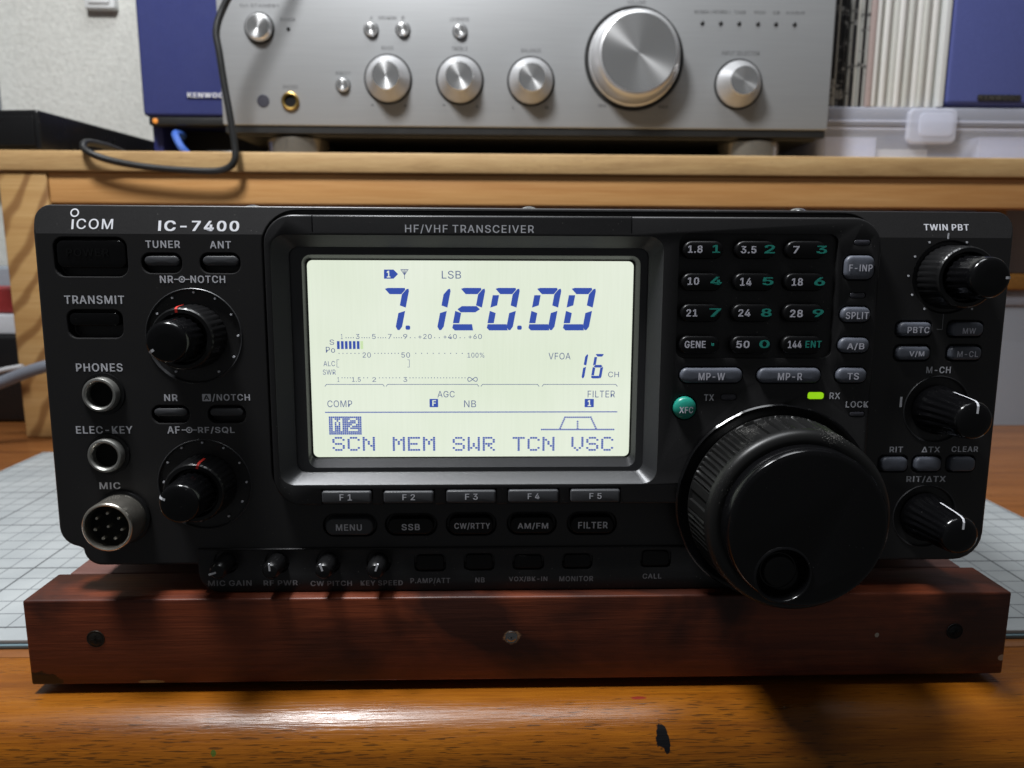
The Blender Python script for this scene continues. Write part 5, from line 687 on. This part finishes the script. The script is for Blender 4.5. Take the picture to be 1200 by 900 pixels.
# keys
for k_, (b_, wl) in WELLS.items():
    q = R(); nt_ = -0.1 if k_ in ('power_button', 'transmit_button') else 0.0
    q.dome(rrect(*b_, 1.6 if k_ != 'power_button' else 2.0, 5), -3.5, nt_, 0.12, 0.55)
    if k_ == 'power_button':
        q.text('POWER', (b_[0]+3, b_[1]+3.2, b_[2]-4.5, b_[3]-2.4), nt_+0.25, 1, 'g')
    q.build('power_button' if k_ == 'power_button' else 'push_button', ['gloss' if k_ in ('power_button', 'transmit_button') else 'keyslate', 'ghost_ink'], radio)
for (t1, b1, t2, b2, kb) in KEYS:
    q = R(); q.dome(rrect(kb[0]+0.35, kb[1]+0.3, kb[2]-0.35, kb[3]-0.3, 2.5, 6), 2.25, 4.9, 0.15, 0.8)
    q.text(t1, b1, 5.13, 1, 'k')
    if t2 == '.': q.prism(rrect(b2[0]-0.02, b2[1], b2[2]-0.02, b2[3], 0.1, 2), 5.0, 5.12, 0, 2)
    else: q.text(t2, b2, 5.13, 2, 'k')
    q.build('keypad_key', ['keyblack', 'key_ink', 'teal_ink'], radio)
for t, b_, tb in GREYKEYS:
    q = R(); q.dome(rrect(*b_, 2.0, 6), 2.45, 5.2, 0.12, 0.85); q.text(t, (tb[0]-0.35, tb[1], tb[2]-0.35, tb[3]), 5.40, 1, 'g'); q.build('grey_key', ['keygrey', 'key_ink'], radio)
for t, b_, tb in SIDEKEYS:
    q = R(); q.dome(rrect(*b_, 1.6, 6), -1.75, 1.3, 0.12, 0.8)
    if t: q.text(t, tb, 1.50, 1, 'g')
    q.build('grey_key', ['keygrey', 'key_ink'], radio)
for (t, b_, tb) in MODES:
    q = R(); q.dome(rrect(*b_, 2.4, 7), -1.55, 1.3, 0.12, 0.7); q.text(t, tb, 1.50, 1, 'g'); q.build('mode_key', ['keyslate' if t == 'MENU' else 'keyblack', 'grey_ink'], radio)
for k, (b_, tb) in enumerate(zip(FKEYS, FTEXT)):
    q = R(); q.prism(rrect(*b_, 0.7, 4), 2.65, 5.1, 0.5); q.text('F %d' % (k+1), tb, 5.16, 1, 'g'); q.build('function_key', ['keyslate', 'grey_ink'], radio)
q = R(); q.lathe(*XFC, [(3.35, 2.45), (3.35, 4.3), (3.2, 4.9), (2.7, 5.4), (1.8, 5.75), (0.8, 5.9), (0.2, 5.93)], 36)
V, F = glyphs('XFC', 'k'); tb = XFC_TEXT; sc_ = 0.8
q.add([(XFC[0]+((tb[0]+a*(tb[2]-tb[0]))-XFC[0]-0.3)*sc_*1.0, tb[1]+c*(tb[3]-tb[1]), 6.14-0.065*((tb[0]+a*(tb[2]-tb[0])-XFC[0])*sc_)**2+l) for a, c, l in V], F, 1)
q.build('round_key', ['teal', 'key_ink'], radio)['label'] = 'round teal green key'
for k, b_ in enumerate(LEDS):
    q = R(); q.dome(rrect(*b_, 0.7, 4), 3.25, 4.05, 0.1, 0.2); o = q.build('indicator_lamp', 'lens_on' if k == 3 else 'lens_off', radio)
    if k == 3: o['label'] = 'lit green indicator lamp'
# lower strip
u0_, vt_, vb_ = LIP
P = arc(-90.5, -56.8, 6.3, 180, 270) + arc(98, -56.8, 6.3, 270, 360) + [(104.3, vt_), (-96.7, vt_)]
P = [(a, max(c, vb_)) for a, c in P]
body = R(); body.prism(P, -6.5, 0.8, 0.4); cut = R()
for b_ in LIP_BUTTONS: cut.prism(rrect(b_[0]-0.6, b_[1]-0.45, b_[2]+0.6, b_[3]+0.45, 1.4, 4), -0.8, 4)
for (a, c) in SMALL_KNOBS: cut.prism(circ(a, c, 3.6, 32), -1.2, 4)
me = carve(body, [cut], 0.2); q = R(); q.mesh(me, 0)
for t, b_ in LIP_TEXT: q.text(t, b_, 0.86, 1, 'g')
q.build('lower_strip', ['plate', 'shaded_ink'], radio, 30)
for b_ in LIP_BUTTONS:
    q = R(); q.dome(rrect(*b_, 1.1, 4), -0.75, 0.9, 0.1, 0.4); q.build('push_button', 'keyblack', radio)
for k, (a, c) in enumerate(SMALL_KNOBS):
    q = R(); q.lathe(a, c, [(2.75, -1.1), (2.7, 6.0), (2.5, 7.4), (1.9, 8.2), (0.8, 8.5)], 28, 0, lambda t, r, n: r*(1+0.035*math.cos(16*t)) if n < 6.5 else r)
    t = rad((200, 95, 110, 70)[k])
    q.stroke([(a+0.5*math.cos(t), c+0.5*math.sin(t)), (a+2.35*math.cos(t), c+2.35*math.sin(t))], 0.5, 7.9, 8.62, 1)
    q.build('small_knob', ['black', 'white_ink'], radio)

# rotary knobs
def flute(nf, depth, n_hi):
    return lambda t, r, n: r*(1-depth*(0.5+0.5*math.cos(nf*t))) if n < n_hi else r
def pointer(q, cx, cz, ang, rr, n, w, mi):                  # white line over the shoulder of a knob
    t = rad(ang); e = (math.cos(t), math.sin(t)); p = (-e[1]*w/2, e[0]*w/2)
    for (r1, n1), (r2, n2) in zip(rr, rr[1:]):
        V = []
        for (r_, n_) in ((r1, n1), (r2, n2)):
            for s1 in (1, -1): V.append((cx+e[0]*r_+p[0]*s1, cz+e[1]*r_+p[1]*s1, n_))
        q.add(V, [(0, 1, 3, 2)], mi)
for k_, ain, aout in (('nr', 212, 97), ('af', 158, 78), ('pbt', 0, None)):
    cx, cz = KNOBS[k_]
    q = R(); q.lathe(cx, cz, [(9.3, -0.6), (9.2, 1.0), (8.9, 7.6), (8.6, 8.6), (8.2, 9.0), (7.2, 9.0), (6.9, 8.7), (6.6, 7.0)], 96, 0, flute(32, 0.035, 7.8))
    if aout: pointer(q, cx, cz, aout, [(9.22, 4.0), (8.98, 7.6), (8.72, 8.55), (8.28, 9.06), (7.3, 9.06)], 0, 0.7, 1)
    ko = q.build('rotary_knob', ['black', 'red_ink'], radio, 40)
    q = R(); q.lathe(cx, cz, [(6.2, 7.0), (6.1, 9.0), (5.75, 16.5), (5.5, 18.2), (5.1, 19.0), (4.4, 19.35), (2.0, 19.45)], 96, 0, flute(20, 0.07, 15.5))
    pointer(q, cx, cz, ain, [(5.66, 17.4), (5.56, 18.25), (5.16, 19.08), (4.42, 19.45), (3.6, 19.48)], 0, 0.7, 1)
    q.build('inner_knob', ['gloss', 'white_ink'], ko, 40)
for k_ in ('mch', 'rit'):
    cx, cz = KNOBS[k_]
    q = R(); q.lathe(cx, cz, [(7.4, -0.6), (7.3, 1.5), (6.9, 3.2), (6.3, 6.0), (5.7, 14.0), (5.4, 16.6), (5.0, 17.6), (4.2, 18.1), (2.0, 18.25)], 96, 0, lambda t, r, n: r*(1-0.075*(0.5+0.5*math.cos(20*t))) if 2.5 < n < 15 else r)
    pointer(q, cx, cz, 86, [(6.36, 6.5), (5.82, 14.0), (5.5, 16.65), (5.06, 17.7), (4.22, 18.2), (2.2, 18.34)], 0, 0.62, 1)
    q.build('rotary_knob', ['gloss', 'white_ink'], radio, 40)

# main tuning dial
cx, cz = 74.4, -34.4
q = R(); q.lathe(cx, cz, [(27.0, 4.02), (28.6, 4.2), (29.3, 5.0), (29.4, 6.0), (29.0, 6.5), (28.0, 6.4), (26.6, 5.8), (26.0, 5.8)], 160, 0, lambda t, r, n: r*(1-0.006*(math.cos(9*t) > 0.55)) if n > 4.5 else r)
dial = q.build('tuning_dial', 'gloss', radio, 40)
def grip(t, r, n):
    a = (t*180/math.pi+8) % 60
    if 8.6 < n < 21.5:
        if a < 3.2 or a > 56.8: return r*0.975
        if 9 < a < 51: return r*(1.012-0.032*(0.5+0.5*math.cos((a-9)*math.pi*2/3.5)))
    return r
q = R(); q.lathe(cx, cz, [(25.4, 5.6), (26.0, 7.0), (26.4, 8.0), (26.4, 8.5), (26.2, 8.7), (25.7, 15), (25.4, 21.4), (25.5, 21.6), (25.4, 22.6), (24.9, 23.8), (24.0, 24.5), (22.8, 24.7), (21.6, 24.5)], 480, 0, grip, False, False); q.build('rubber_grip', 'rubber', dial, 40)
# face with a finger dimple sunk in it
fcx, fcz = DIMPLE; rd = 7.2
body = R(); body.lathe(cx, cz, [(21.8, 23.0), (21.7, 28.2), (21.5, 29.0), (21.1, 29.6), (20.5, 29.9), (19.8, 30.0)], 160)
cut = R(); cut.lathe(fcx, fcz, [(1.0, 24.6), (3.0, 24.9), (4.8, 25.9), (6.0, 27.4), (6.8, 29.1), (7.1, 30.2), (7.2, 32)], 72)
me = carve(body, [cut], 0.35); q = R(); q.mesh(me, 0); q.build('dial_face', 'gloss', dial, 25)
q = R(); q.lathe(fcx, fcz, [(7.0, 29.7), (7.0, 30.15), (7.25, 30.4), (7.6, 30.3), (7.85, 29.98)], 72, 0, None, False, False); q.build('cup_rim', 'gloss', dial, 50)
q = R(); q.lathe(fcx, fcz, [(4.9, 26.2), (5.0, 26.4), (4.7, 26.4), (4.0, 25.7), (2.4, 25.3), (0.4, 25.1)], 48, 0, None, False, True); q.build('finger_cup', 'gloss', dial, 40)

# sockets
for (a, c) in JACKS:
    q = R(); q.lathe(a, c, [(6.2, 0.02), (6.1, 0.5), (5.6, 0.6), (5.2, 0.5)], 48, 1); q.lathe(a, c, [(5.0, 0.3), (4.95, 2.3), (4.7, 2.8), (4.2, 2.9), (3.8, 2.6), (3.55, 1.6), (3.5, 0.6)], 48, 0, None, False, False)
    q.lathe(a, c, [(3.52, 0.5), (3.5, 0.6)], 32, 2); q.build('headphone_jack', ['jackmetal', 'black', 'void'], radio, 40)
a, c = MIC
q = R(); q.lathe(a, c, [(8.1, -3), (8.1, 0.9), (7.8, 1.2), (7.3, 1.3)], 56, 1); q.lathe(a, c, [(7.3, 1.0), (7.2, 9.2), (6.95, 9.8), (6.6, 10.0), (6.3, 9.8), (6.1, 9.0), (6.05, 6.6)], 72, 0, lambda t, r, n: r*(1+0.012*math.cos(60*t)) if 1 < n < 5 else r, False, False)
q.lathe(a, c, [(6.1, 6.3), (6.08, 6.6)], 48, 2); mic = q.build('microphone_socket', ['nickel', 'black', 'void'], radio, 40)
for k in range(8):
    t = rad(90+51.4*k); px, pz = (a, c) if k == 7 else (a+3.9*math.cos(t), c+3.9*math.sin(t))
    q = R(); q.lathe(px, pz, [(0.55, 6.5), (0.55, 8.6), (0.35, 9.0), (0.1, 9.1)], 14); q.build('pin', 'nickel', mic, 40)

# ------------------------------------------------------------------ shelf behind
sh = empty('wooden_shelf', 'pine riser shelf spanning the desk behind the radio', 'shelf', (100, 640, 0))
def at(mb, name, mat, root, smooth=35, parent=None):
    o = mb.build(name, mat, None, smooth); o.parent = parent or root
    o.matrix_parent_inverse = Matrix.Translation(root.location).inverted() if not parent else Matrix.Identity(4)
    return o
q = MBW(); q.box(-352, 528, 184.2, 640, 758, 197.5, 1.0); at(q, 'top_board', 'pine_edge', sh)
q = MBW(); q.box(-298.6, 531.5, 163.5, 560, 550, 183.8, 0.8); at(q, 'rail', 'pine', sh)
q = MBW(); q.box(-331, 530, 0.2, -299, 700, 183.8, 1.0); at(q, 'leg', 'post', sh)
q = MBW(); q.box(441.5, 660, 0.2, 451, 690, 183.6, 0.8); at(q, 'leg', 'pine', sh)

# ------------------------------------------------------------------ amplifier
SB = 197.6
amp = empty('stereo_amplifier', 'silver stereo amplifier with round turned knobs on the pine shelf', 'amplifier', (27, 740, SB))
YF = 563
AF_ = lambda u, v, n: (u, YF-n, v)
def A(): return MB(AF_)
q = A(); q.prism(rrect(-190.3, 220.2, 244.6, 338, 1.2, 3), -8, 0, 0.8)
for t, b_ in AMP_TEXT: q.text(t, b_, 0.08, 1, 't')
at(q, 'front_panel', ['silver', 'amp_ink'], amp, 30)
q = MBW(); q.box(-186, 571.2, 213.5, 240, 756, 336, 1.5); at(q, 'cabinet', 'blackmetal', amp)
q = MBW(); q.box(-189, 564.2, 215.0, 243.4, 571.1, 220.0, 0.4); at(q, 'lower_trim', 'blackmetal', amp, 0)
for (x, y) in ((AMP_FEET[0][0], 588), (AMP_FEET[1][0], 588)):
    q = MBW(); q.loft([[(x+r_*math.cos(2*math.pi*k/48), y+r_*math.sin(2*math.pi*k/48), z) for k in range(48)] for r_, z in ((21.5, SB), (22.5, SB+1), (22.5, 212.5), (21.8, 213.4))]); at(q, 'foot', 'gold_foot', amp)
for k, ((x, z), r_) in enumerate(AMP_KNOBS):
    dp = 18 if k == 3 else 14
    fr_ = 0.79 if k == 3 else 0.60
    q = A(); c0 = (x, YF-dp/2, z)
    q.ring(x, z, r_*0.94, r_*1.045, 0.02, 0.6, 64, 1)
    q.lathe(x, z, [(r_*0.965, 0.05), (r_*0.96, 2.2), (r_*0.93, 3.0), (r_*fr_*1.10, dp*0.8), (r_*fr_*1.04, dp-1.2), (r_*fr_*1.0, dp-0.3), (r_*fr_*0.97, dp)], 96, 2, None, True, False)
    q.lathe(x, z, [(r_*fr_*0.97, dp), (r_*fr_*0.9, dp+0.02), (r_*fr_*0.4, dp-0.35), (r_*0.03, dp-0.5)], 96, 0, None, False, True)
    q.build('rotary_knob', ['turned', 'blackmetal', 'knobside'], amp, 40, c0).matrix_parent_inverse = Matrix.Translation(amp.location).inverted()
for k, (x, z) in enumerate(AMP_PUSH+[AMP_POWER]):
    r_ = 9.6 if k == 4 else 4.9; dp = 5 if k == 4 else 3.2
    q = A(); q.ring(x, z, r_*0.98, r_*1.1, 0.02, 0.3, 40, 1)
    q.lathe(x, z, [(r_*0.97, 0.05), (r_*0.95, dp*0.6), (r_*0.8, dp*0.95), (r_*0.6, dp), (r_*0.3, dp*0.93), (r_*0.05, dp*0.9)], 48)
    q.build('power_button' if k == 4 else 'push_button', ['turned', 'blackmetal'], amp, 40, (x, YF-dp/2, z)).matrix_parent_inverse = Matrix.Translation(amp.location).inverted()
x, z = AMP_JACK; q = A(); q.lathe(x, z, [(6.3, 0.05), (6.2, 1.6), (5.4, 2.0), (4.3, 1.8), (3.9, 0.4)], 40, 0, None, False, False); q.lathe(x, z, [(4.0, 0.1), (3.9, 0.3)], 32, 1); at(q, 'headphone_jack', ['brass', 'void'], amp)
x, z = AMP_EYE; q = A(); q.lathe(x, z, [(4.4, 0.05), (4.2, 0.4), (0.5, 0.6)], 32); at(q, 'remote_sensor', 'lens_off', amp)
x, z = AMP_PILOT; q = A(); q.lathe(x, z, [(1.3, 0.05), (1.1, 0.6), (0.3, 0.9)], 20); at(q, 'indicator_lamp', 'void', amp)
for (x, z) in AMP_LEDS:
    q = A(); q.lathe(x, z, [(1.5, 0.05), (1.4, 0.5), (0.9, 0.9), (0.2, 1.0)], 20); at(q, 'indicator_lamp', 'blackmetal', amp)

# ------------------------------------------------------------------ loudspeakers
def speaker(root_loc, x0, x1, z0, z1, yf, depth, cloth, badge, bx0, bx1, bz, label, slot):
    r_ = empty('loudspeaker', label, 'speaker', root_loc)
    zc = z0 + (34 if slot else 0)
    q = MBW(); q.box(x0, yf+12, zc if slot else z0, x1, yf+depth, z1, 2); at(q, 'cabinet', 'blue_wood', r_)
    q = MB(lambda u, v, n: (u, yf+12-n, v)); q.prism(rrect(x0+0.5, zc+2, x1-0.5, z1-1, 3, 4), 0.02, 11, 2.5); at(q, 'grille', cloth, r_)
    q = MB(lambda u, v, n: (u, yf+1-n, v)); q.prism(rrect(bx0-1, bz-2.2, bx1+1, bz+2.2, 1, 3), 0.02, 1.0, 0.3, 1); q.text('KENWOOD', (bx0, bz-1.8, bx1, bz+1.8), 1.06, 0, 'b'); at(q, 'badge', [badge, 'blue_wood' if badge == 'badge' else 'blackmetal'], r_)
    if slot:
        q = MBW(); q.box(x0+0.5, yf+16, z0, x0+8, yf+depth-4, zc-0.2, 1); at(q, 'stand_panel', 'blue_wood', r_)
        q = MBW(); q.box(x0+8.4, yf+60, z0, x1-8, yf+depth-4, zc-0.2, 1); at(q, 'stand_back', 'blackmetal', r_)
        q = MBW(); q.box(x0+4, yf+2, zc-4.5, x1, yf+15, zc+1.5, 1); at(q, 'lower_rail', 'blackmetal', r_)
        q = MB(lambda u, v, n: (u, yf+2-n, v)); q.lathe(x0+9, zc-1.4, [(2.0, 0), (1.8, 0.6), (0.6, 1.0)], 20); at(q, 'pilot_lamp', 'amber_lens', r_)
    return r_
speaker((-200, 680, 197.6), -266.5, -130, 197.6, 470, 608, 120, 'blue_cloth', 'badge', -231, -199, 248.9, 'blue loudspeaker behind the black hanging cable, left of the amplifier', True)
speaker((420, 660, 242.0), 341.5, 480, 241.2, 520, 583, 150, 'blue_cloth_pale', 'badge_dull', 367, 398, 247.9, 'blue loudspeaker standing on the clear plastic box beside white record sleeves', False)

# ------------------------------------------------------------------ clear storage box and records on it
bxr = empty('storage_box', 'clear plastic storage box under the record sleeves, right of the amplifier', 'storage box', (380, 660, 197.6))
def shell(mb, x0, y0, z0, x1, y1, z1, t, r):
    P, I = rrect(x0, y0, x1, y1, r, 4), rrect(x0+t, y0+t, x1-t, y1-t, max(r-t, 0.5), 4)
    mb.loft([[(a, c, z0+0.0) for a, c in I], [(a, c, z1) for a, c in I], [(a, c, z1) for a, c in P], [(a, c, z0) for a, c in P], ], 0, True, True)
q = MBW(); shell(q, 247.2, 586, 198.0, 540, 740, 226, 1.2, 5); at(q, 'base', 'clear', bxr)
q = MBW(); q.box(245.9, 584.5, 226.2, 541.5, 741.5, 241.0, 2.0); at(q, 'lid', 'clear_lid', bxr)
q = MBW(); q.box(246.2, 583.6, 229.6, 541, 584.4, 231.2, 0.3); at(q, 'rib', 'clear_lid', bxr)
q = MBW(); q.box(246.4, 583.8, 224.6, 540.8, 584.6, 225.6, 0.3); at(q, 'rib', 'clear_lid', bxr)
q = MBW(); q.box(247.4, 584.9, 203.0, 539, 585.7, 204.0, 0.3); at(q, 'rib', 'clear_lid', bxr)
q = MB(lambda u, v, n: (u, 584-n, v)); q.prism(rrect(313.5, 214.0, 350.5, 239.6, 5, 5), 0, 4.5, 1.5); q.prism(rrect(321, 219.0, 347, 236, 4, 5), 4.4, 5.4, 0.6); at(q, 'latch', 'clear_lid', bxr)
for (x0, x1, z1, y, k) in ((256, 296, 222, 592, 'lilac_card'), (300, 340, 214, 598, 'paper'), (376, 420, 223, 592, 'lilac_card'), (424, 500, 219, 592, 'paper')):
    q = MBW(); q.box(x0, y, 199.5, x1, y+110, z1-2, 0.8); o = q.build('card_packet', k, None)
    tag(o, {256: 'pale lilac packet inside the clear box beneath dark record sleeves', 300: 'small pale packet inside the clear box behind its latch', 376: 'pale lilac packet inside the clear box right of the latch', 424: 'white packet inside the clear box near the picture edge'}[x0], 'packet')
x = 249.0; kinds = ['spine_pale', 'spine_dark', 'spine_grey', 'spine_dark', 'spine_pale', 'spine_dark', 'spine_dark', 'spine_dark', 'spine_grey', 'spine_dark', 'spine_pale', 'spine_grey', 'spine_dark', 'spine_grey']
for k_ in kinds:
    w_ = random.uniform(1.9, 3.2); dy = random.uniform(0, 4)
    q = MBW(); q.box(x, 586+dy, 241.2, x+w_-0.25, 720, 552-random.uniform(0, 5), 0.3)
    o = q.build('record_sleeve', k_, None); x += w_
    nm = {'spine_dark': 'thin record sleeve with dark speckled spine between amplifier and white sleeves', 'spine_grey': 'thin record sleeve with grey printed spine between amplifier and white sleeves', 'spine_pale': 'thin record sleeve with pale printed spine between amplifier and white sleeves'}[k_]
    tag(o, nm, 'record sleeve', {'spine_dark': 'dark record sleeves', 'spine_grey': 'grey record sleeves', 'spine_pale': 'pale printed record sleeves'}[k_])
q = MBW(); q.box(x, 585, 241.2, x+3.4, 720, 552, 0.3); tag(q.build('record_sleeve', 'spine_rose', None), 'rose brown record sleeve between the dark and the white sleeves', 'record sleeve'); x += 3.7
xs = x; end = 336.0; cnt = 14
for i in range(cnt):
    w_ = (end-xs)/cnt; dy = (0, 3, 1, 4, 2)[i % 5]
    q = MBW(); q.box(x, 585.5+dy, 241.2, x+w_-0.45, 720, 552-dy, 0.5); o = q.build('record_sleeve', 'paper2' if i % 3 == 1 else 'paper', None); x += w_
    tag(o, 'white record sleeve in the row left of the blue loudspeaker on the box', 'record sleeve', 'white record sleeves')
q = MBW(); q.box(x, 584, 241.2, 340.6, 720, 553, 0.6); tag(q.build('record_sleeve', 'ivory', None), 'thick bright white sleeve touching the side of the blue loudspeaker', 'record sleeve')

# ------------------------------------------------------------------ small things
q = MBW(); q.box(-46/2, 0, 0, 46/2, 210, 26.5, 2.0, 0); q.box(-46/2+3, -1.2, 3, 46/2-3, 0.2, 22, 0.4, 0)
o = q.build('black_box', 'black', None); o.location = (-0.3245, 0.5345, 0.1978); o.rotation_euler = (0, 0, rad(-6)); tag(o, 'flat black box on the shelf in front of the white wall', 'box')
q = MBW(); q.tube([(-285, 640, 199.5), (-262, 560, 201), (-269, 530, 203), (-267.4, 522, 197), (-251.3, 521, 190.5), (-223.8, 521, 186), (-190.3, 521, 184), (-176.4, 521, 185.4), (-169.9, 521, 191), (-169.6, 522, 201), (-172.2, 523, 222.5), (-174.6, 524, 238.5), (-177.1, 525, 259.5), (-178.6, 526, 272.4), (-175.0, 528, 285.3), (-166, 530, 300), (-140, 540, 332), (-120, 570, 345)], 2.3, 12)
tag(q.build('black_cable', 'cable', None), 'black cable looping over the shelf edge and up past the amplifier', 'cable')
q = MBW(); q.tube([(-228, 596, 203), (-233, 594, 209), (-239, 600, 219), (-241, 620, 221)], 2.8, 10); tag(q.build('blue_cable', 'bluecable', None), 'short bright blue cable end under the blue loudspeaker', 'cable')
q = MBW(); q.box(-218, 600, 197.8, -196, 660, 208, 2); tag(q.build('power_adapter', 'black', None), 'dark adapter on the shelf between blue loudspeaker and amplifier foot', 'adapter')
q = MB(lambda u, v, n: (u, 760-n, v)); q.prism(rrect(-374, 351.8, -346.5, 395, 2, 3), 0, 9, 1.2); q.prism(rrect(-370, 356, -350.5, 391, 1.5, 3), 9.0, 10.5, 0.6); tag(q.build('wall_switch', 'ivory', None), 'pale plastic switch box fixed high on the white wall', 'wall switch')
q = MBW(); q.box(-520, 735, 197.6, -463, 759, 600, 1); tag(q.build('door_frame', 'grey_card', None), 'grey upright frame at the left end of the white wall', 'frame')
# left, under the shelf
q = MBW(); q.tube([(-430, 470, 18), (-365, 492, 30), (-327, 500, 44.5), (-297, 502, 55.5), (-250, 510, 66), (-180, 525, 78)], 4.1, 14); tag(q.build('grey_cable', 'greycable', None), 'thick grey cable running behind the radio past the shelf leg', 'cable')
q = MBW(); q.tube([(-420, 520, 48), (-360, 522, 46), (-333, 521, 51), (-322, 520, 53)], 1.8, 10); tag(q.build('white_cable', 'whitecable', None), 'thin white cable lying just above the thick grey cable', 'cable')
q = MBW(); q.box(-520, 640, 0.3, -392, 720, 118, 2); tag(q.build('grey_carton', 'grey_card', None), 'blue grey carton in the dark space left of the shelf leg', 'carton')
q = MBW(); q.box(-470, 590, 84, -355, 638, 103, 1.5); tag(q.build('red_box', 'red_card', None), 'red box lying on the stack left of the shelf leg', 'box')
q = MBW(); q.box(-475, 585, 68, -352, 636, 83.5, 1.5); tag(q.build('white_box', 'pale_card', None), 'white box beneath the red box left of the shelf leg', 'box')
q = MBW(); q.box(-480, 580, 0.3, -348, 640, 67.5, 3); tag(q.build('black_case', 'black', None), 'black case standing on the desk beneath the white box', 'case')
# right, under the shelf
rb = empty('food_container', 'smoky clear plastic container under the right end of the shelf', 'container', (440, 610, 0.2))
q = MBW(); shell(q, 377, 562, 0.3, 500, 690, 92, 1.5, 8); at(q, 'base', 'smoke', rb)
q = MBW(); q.box(375.5, 560, 92.3, 501.5, 692, 104.5, 2.5); at(q, 'lid', 'clear', rb)
q = MBW(); q.box(384, 574, 2.2, 470, 670, 62, 3); tag(q.build('grey_packet', 'grey_card', None), 'grey packet inside the smoky plastic container', 'packet')
q = MBW(); q.box(380, 556, 105.0, 470, 600, 117.5, 2); tag(q.build('amber_case', 'amber', None), 'dark amber case lying on the lid of the plastic container', 'case')
q = MBW(); q.box(400, 700, 0.3, 560, 756, 175, 2); tag(q.build('pale_carton', 'pale_card', None), 'pale carton at the back under the right end of the shelf', 'carton')
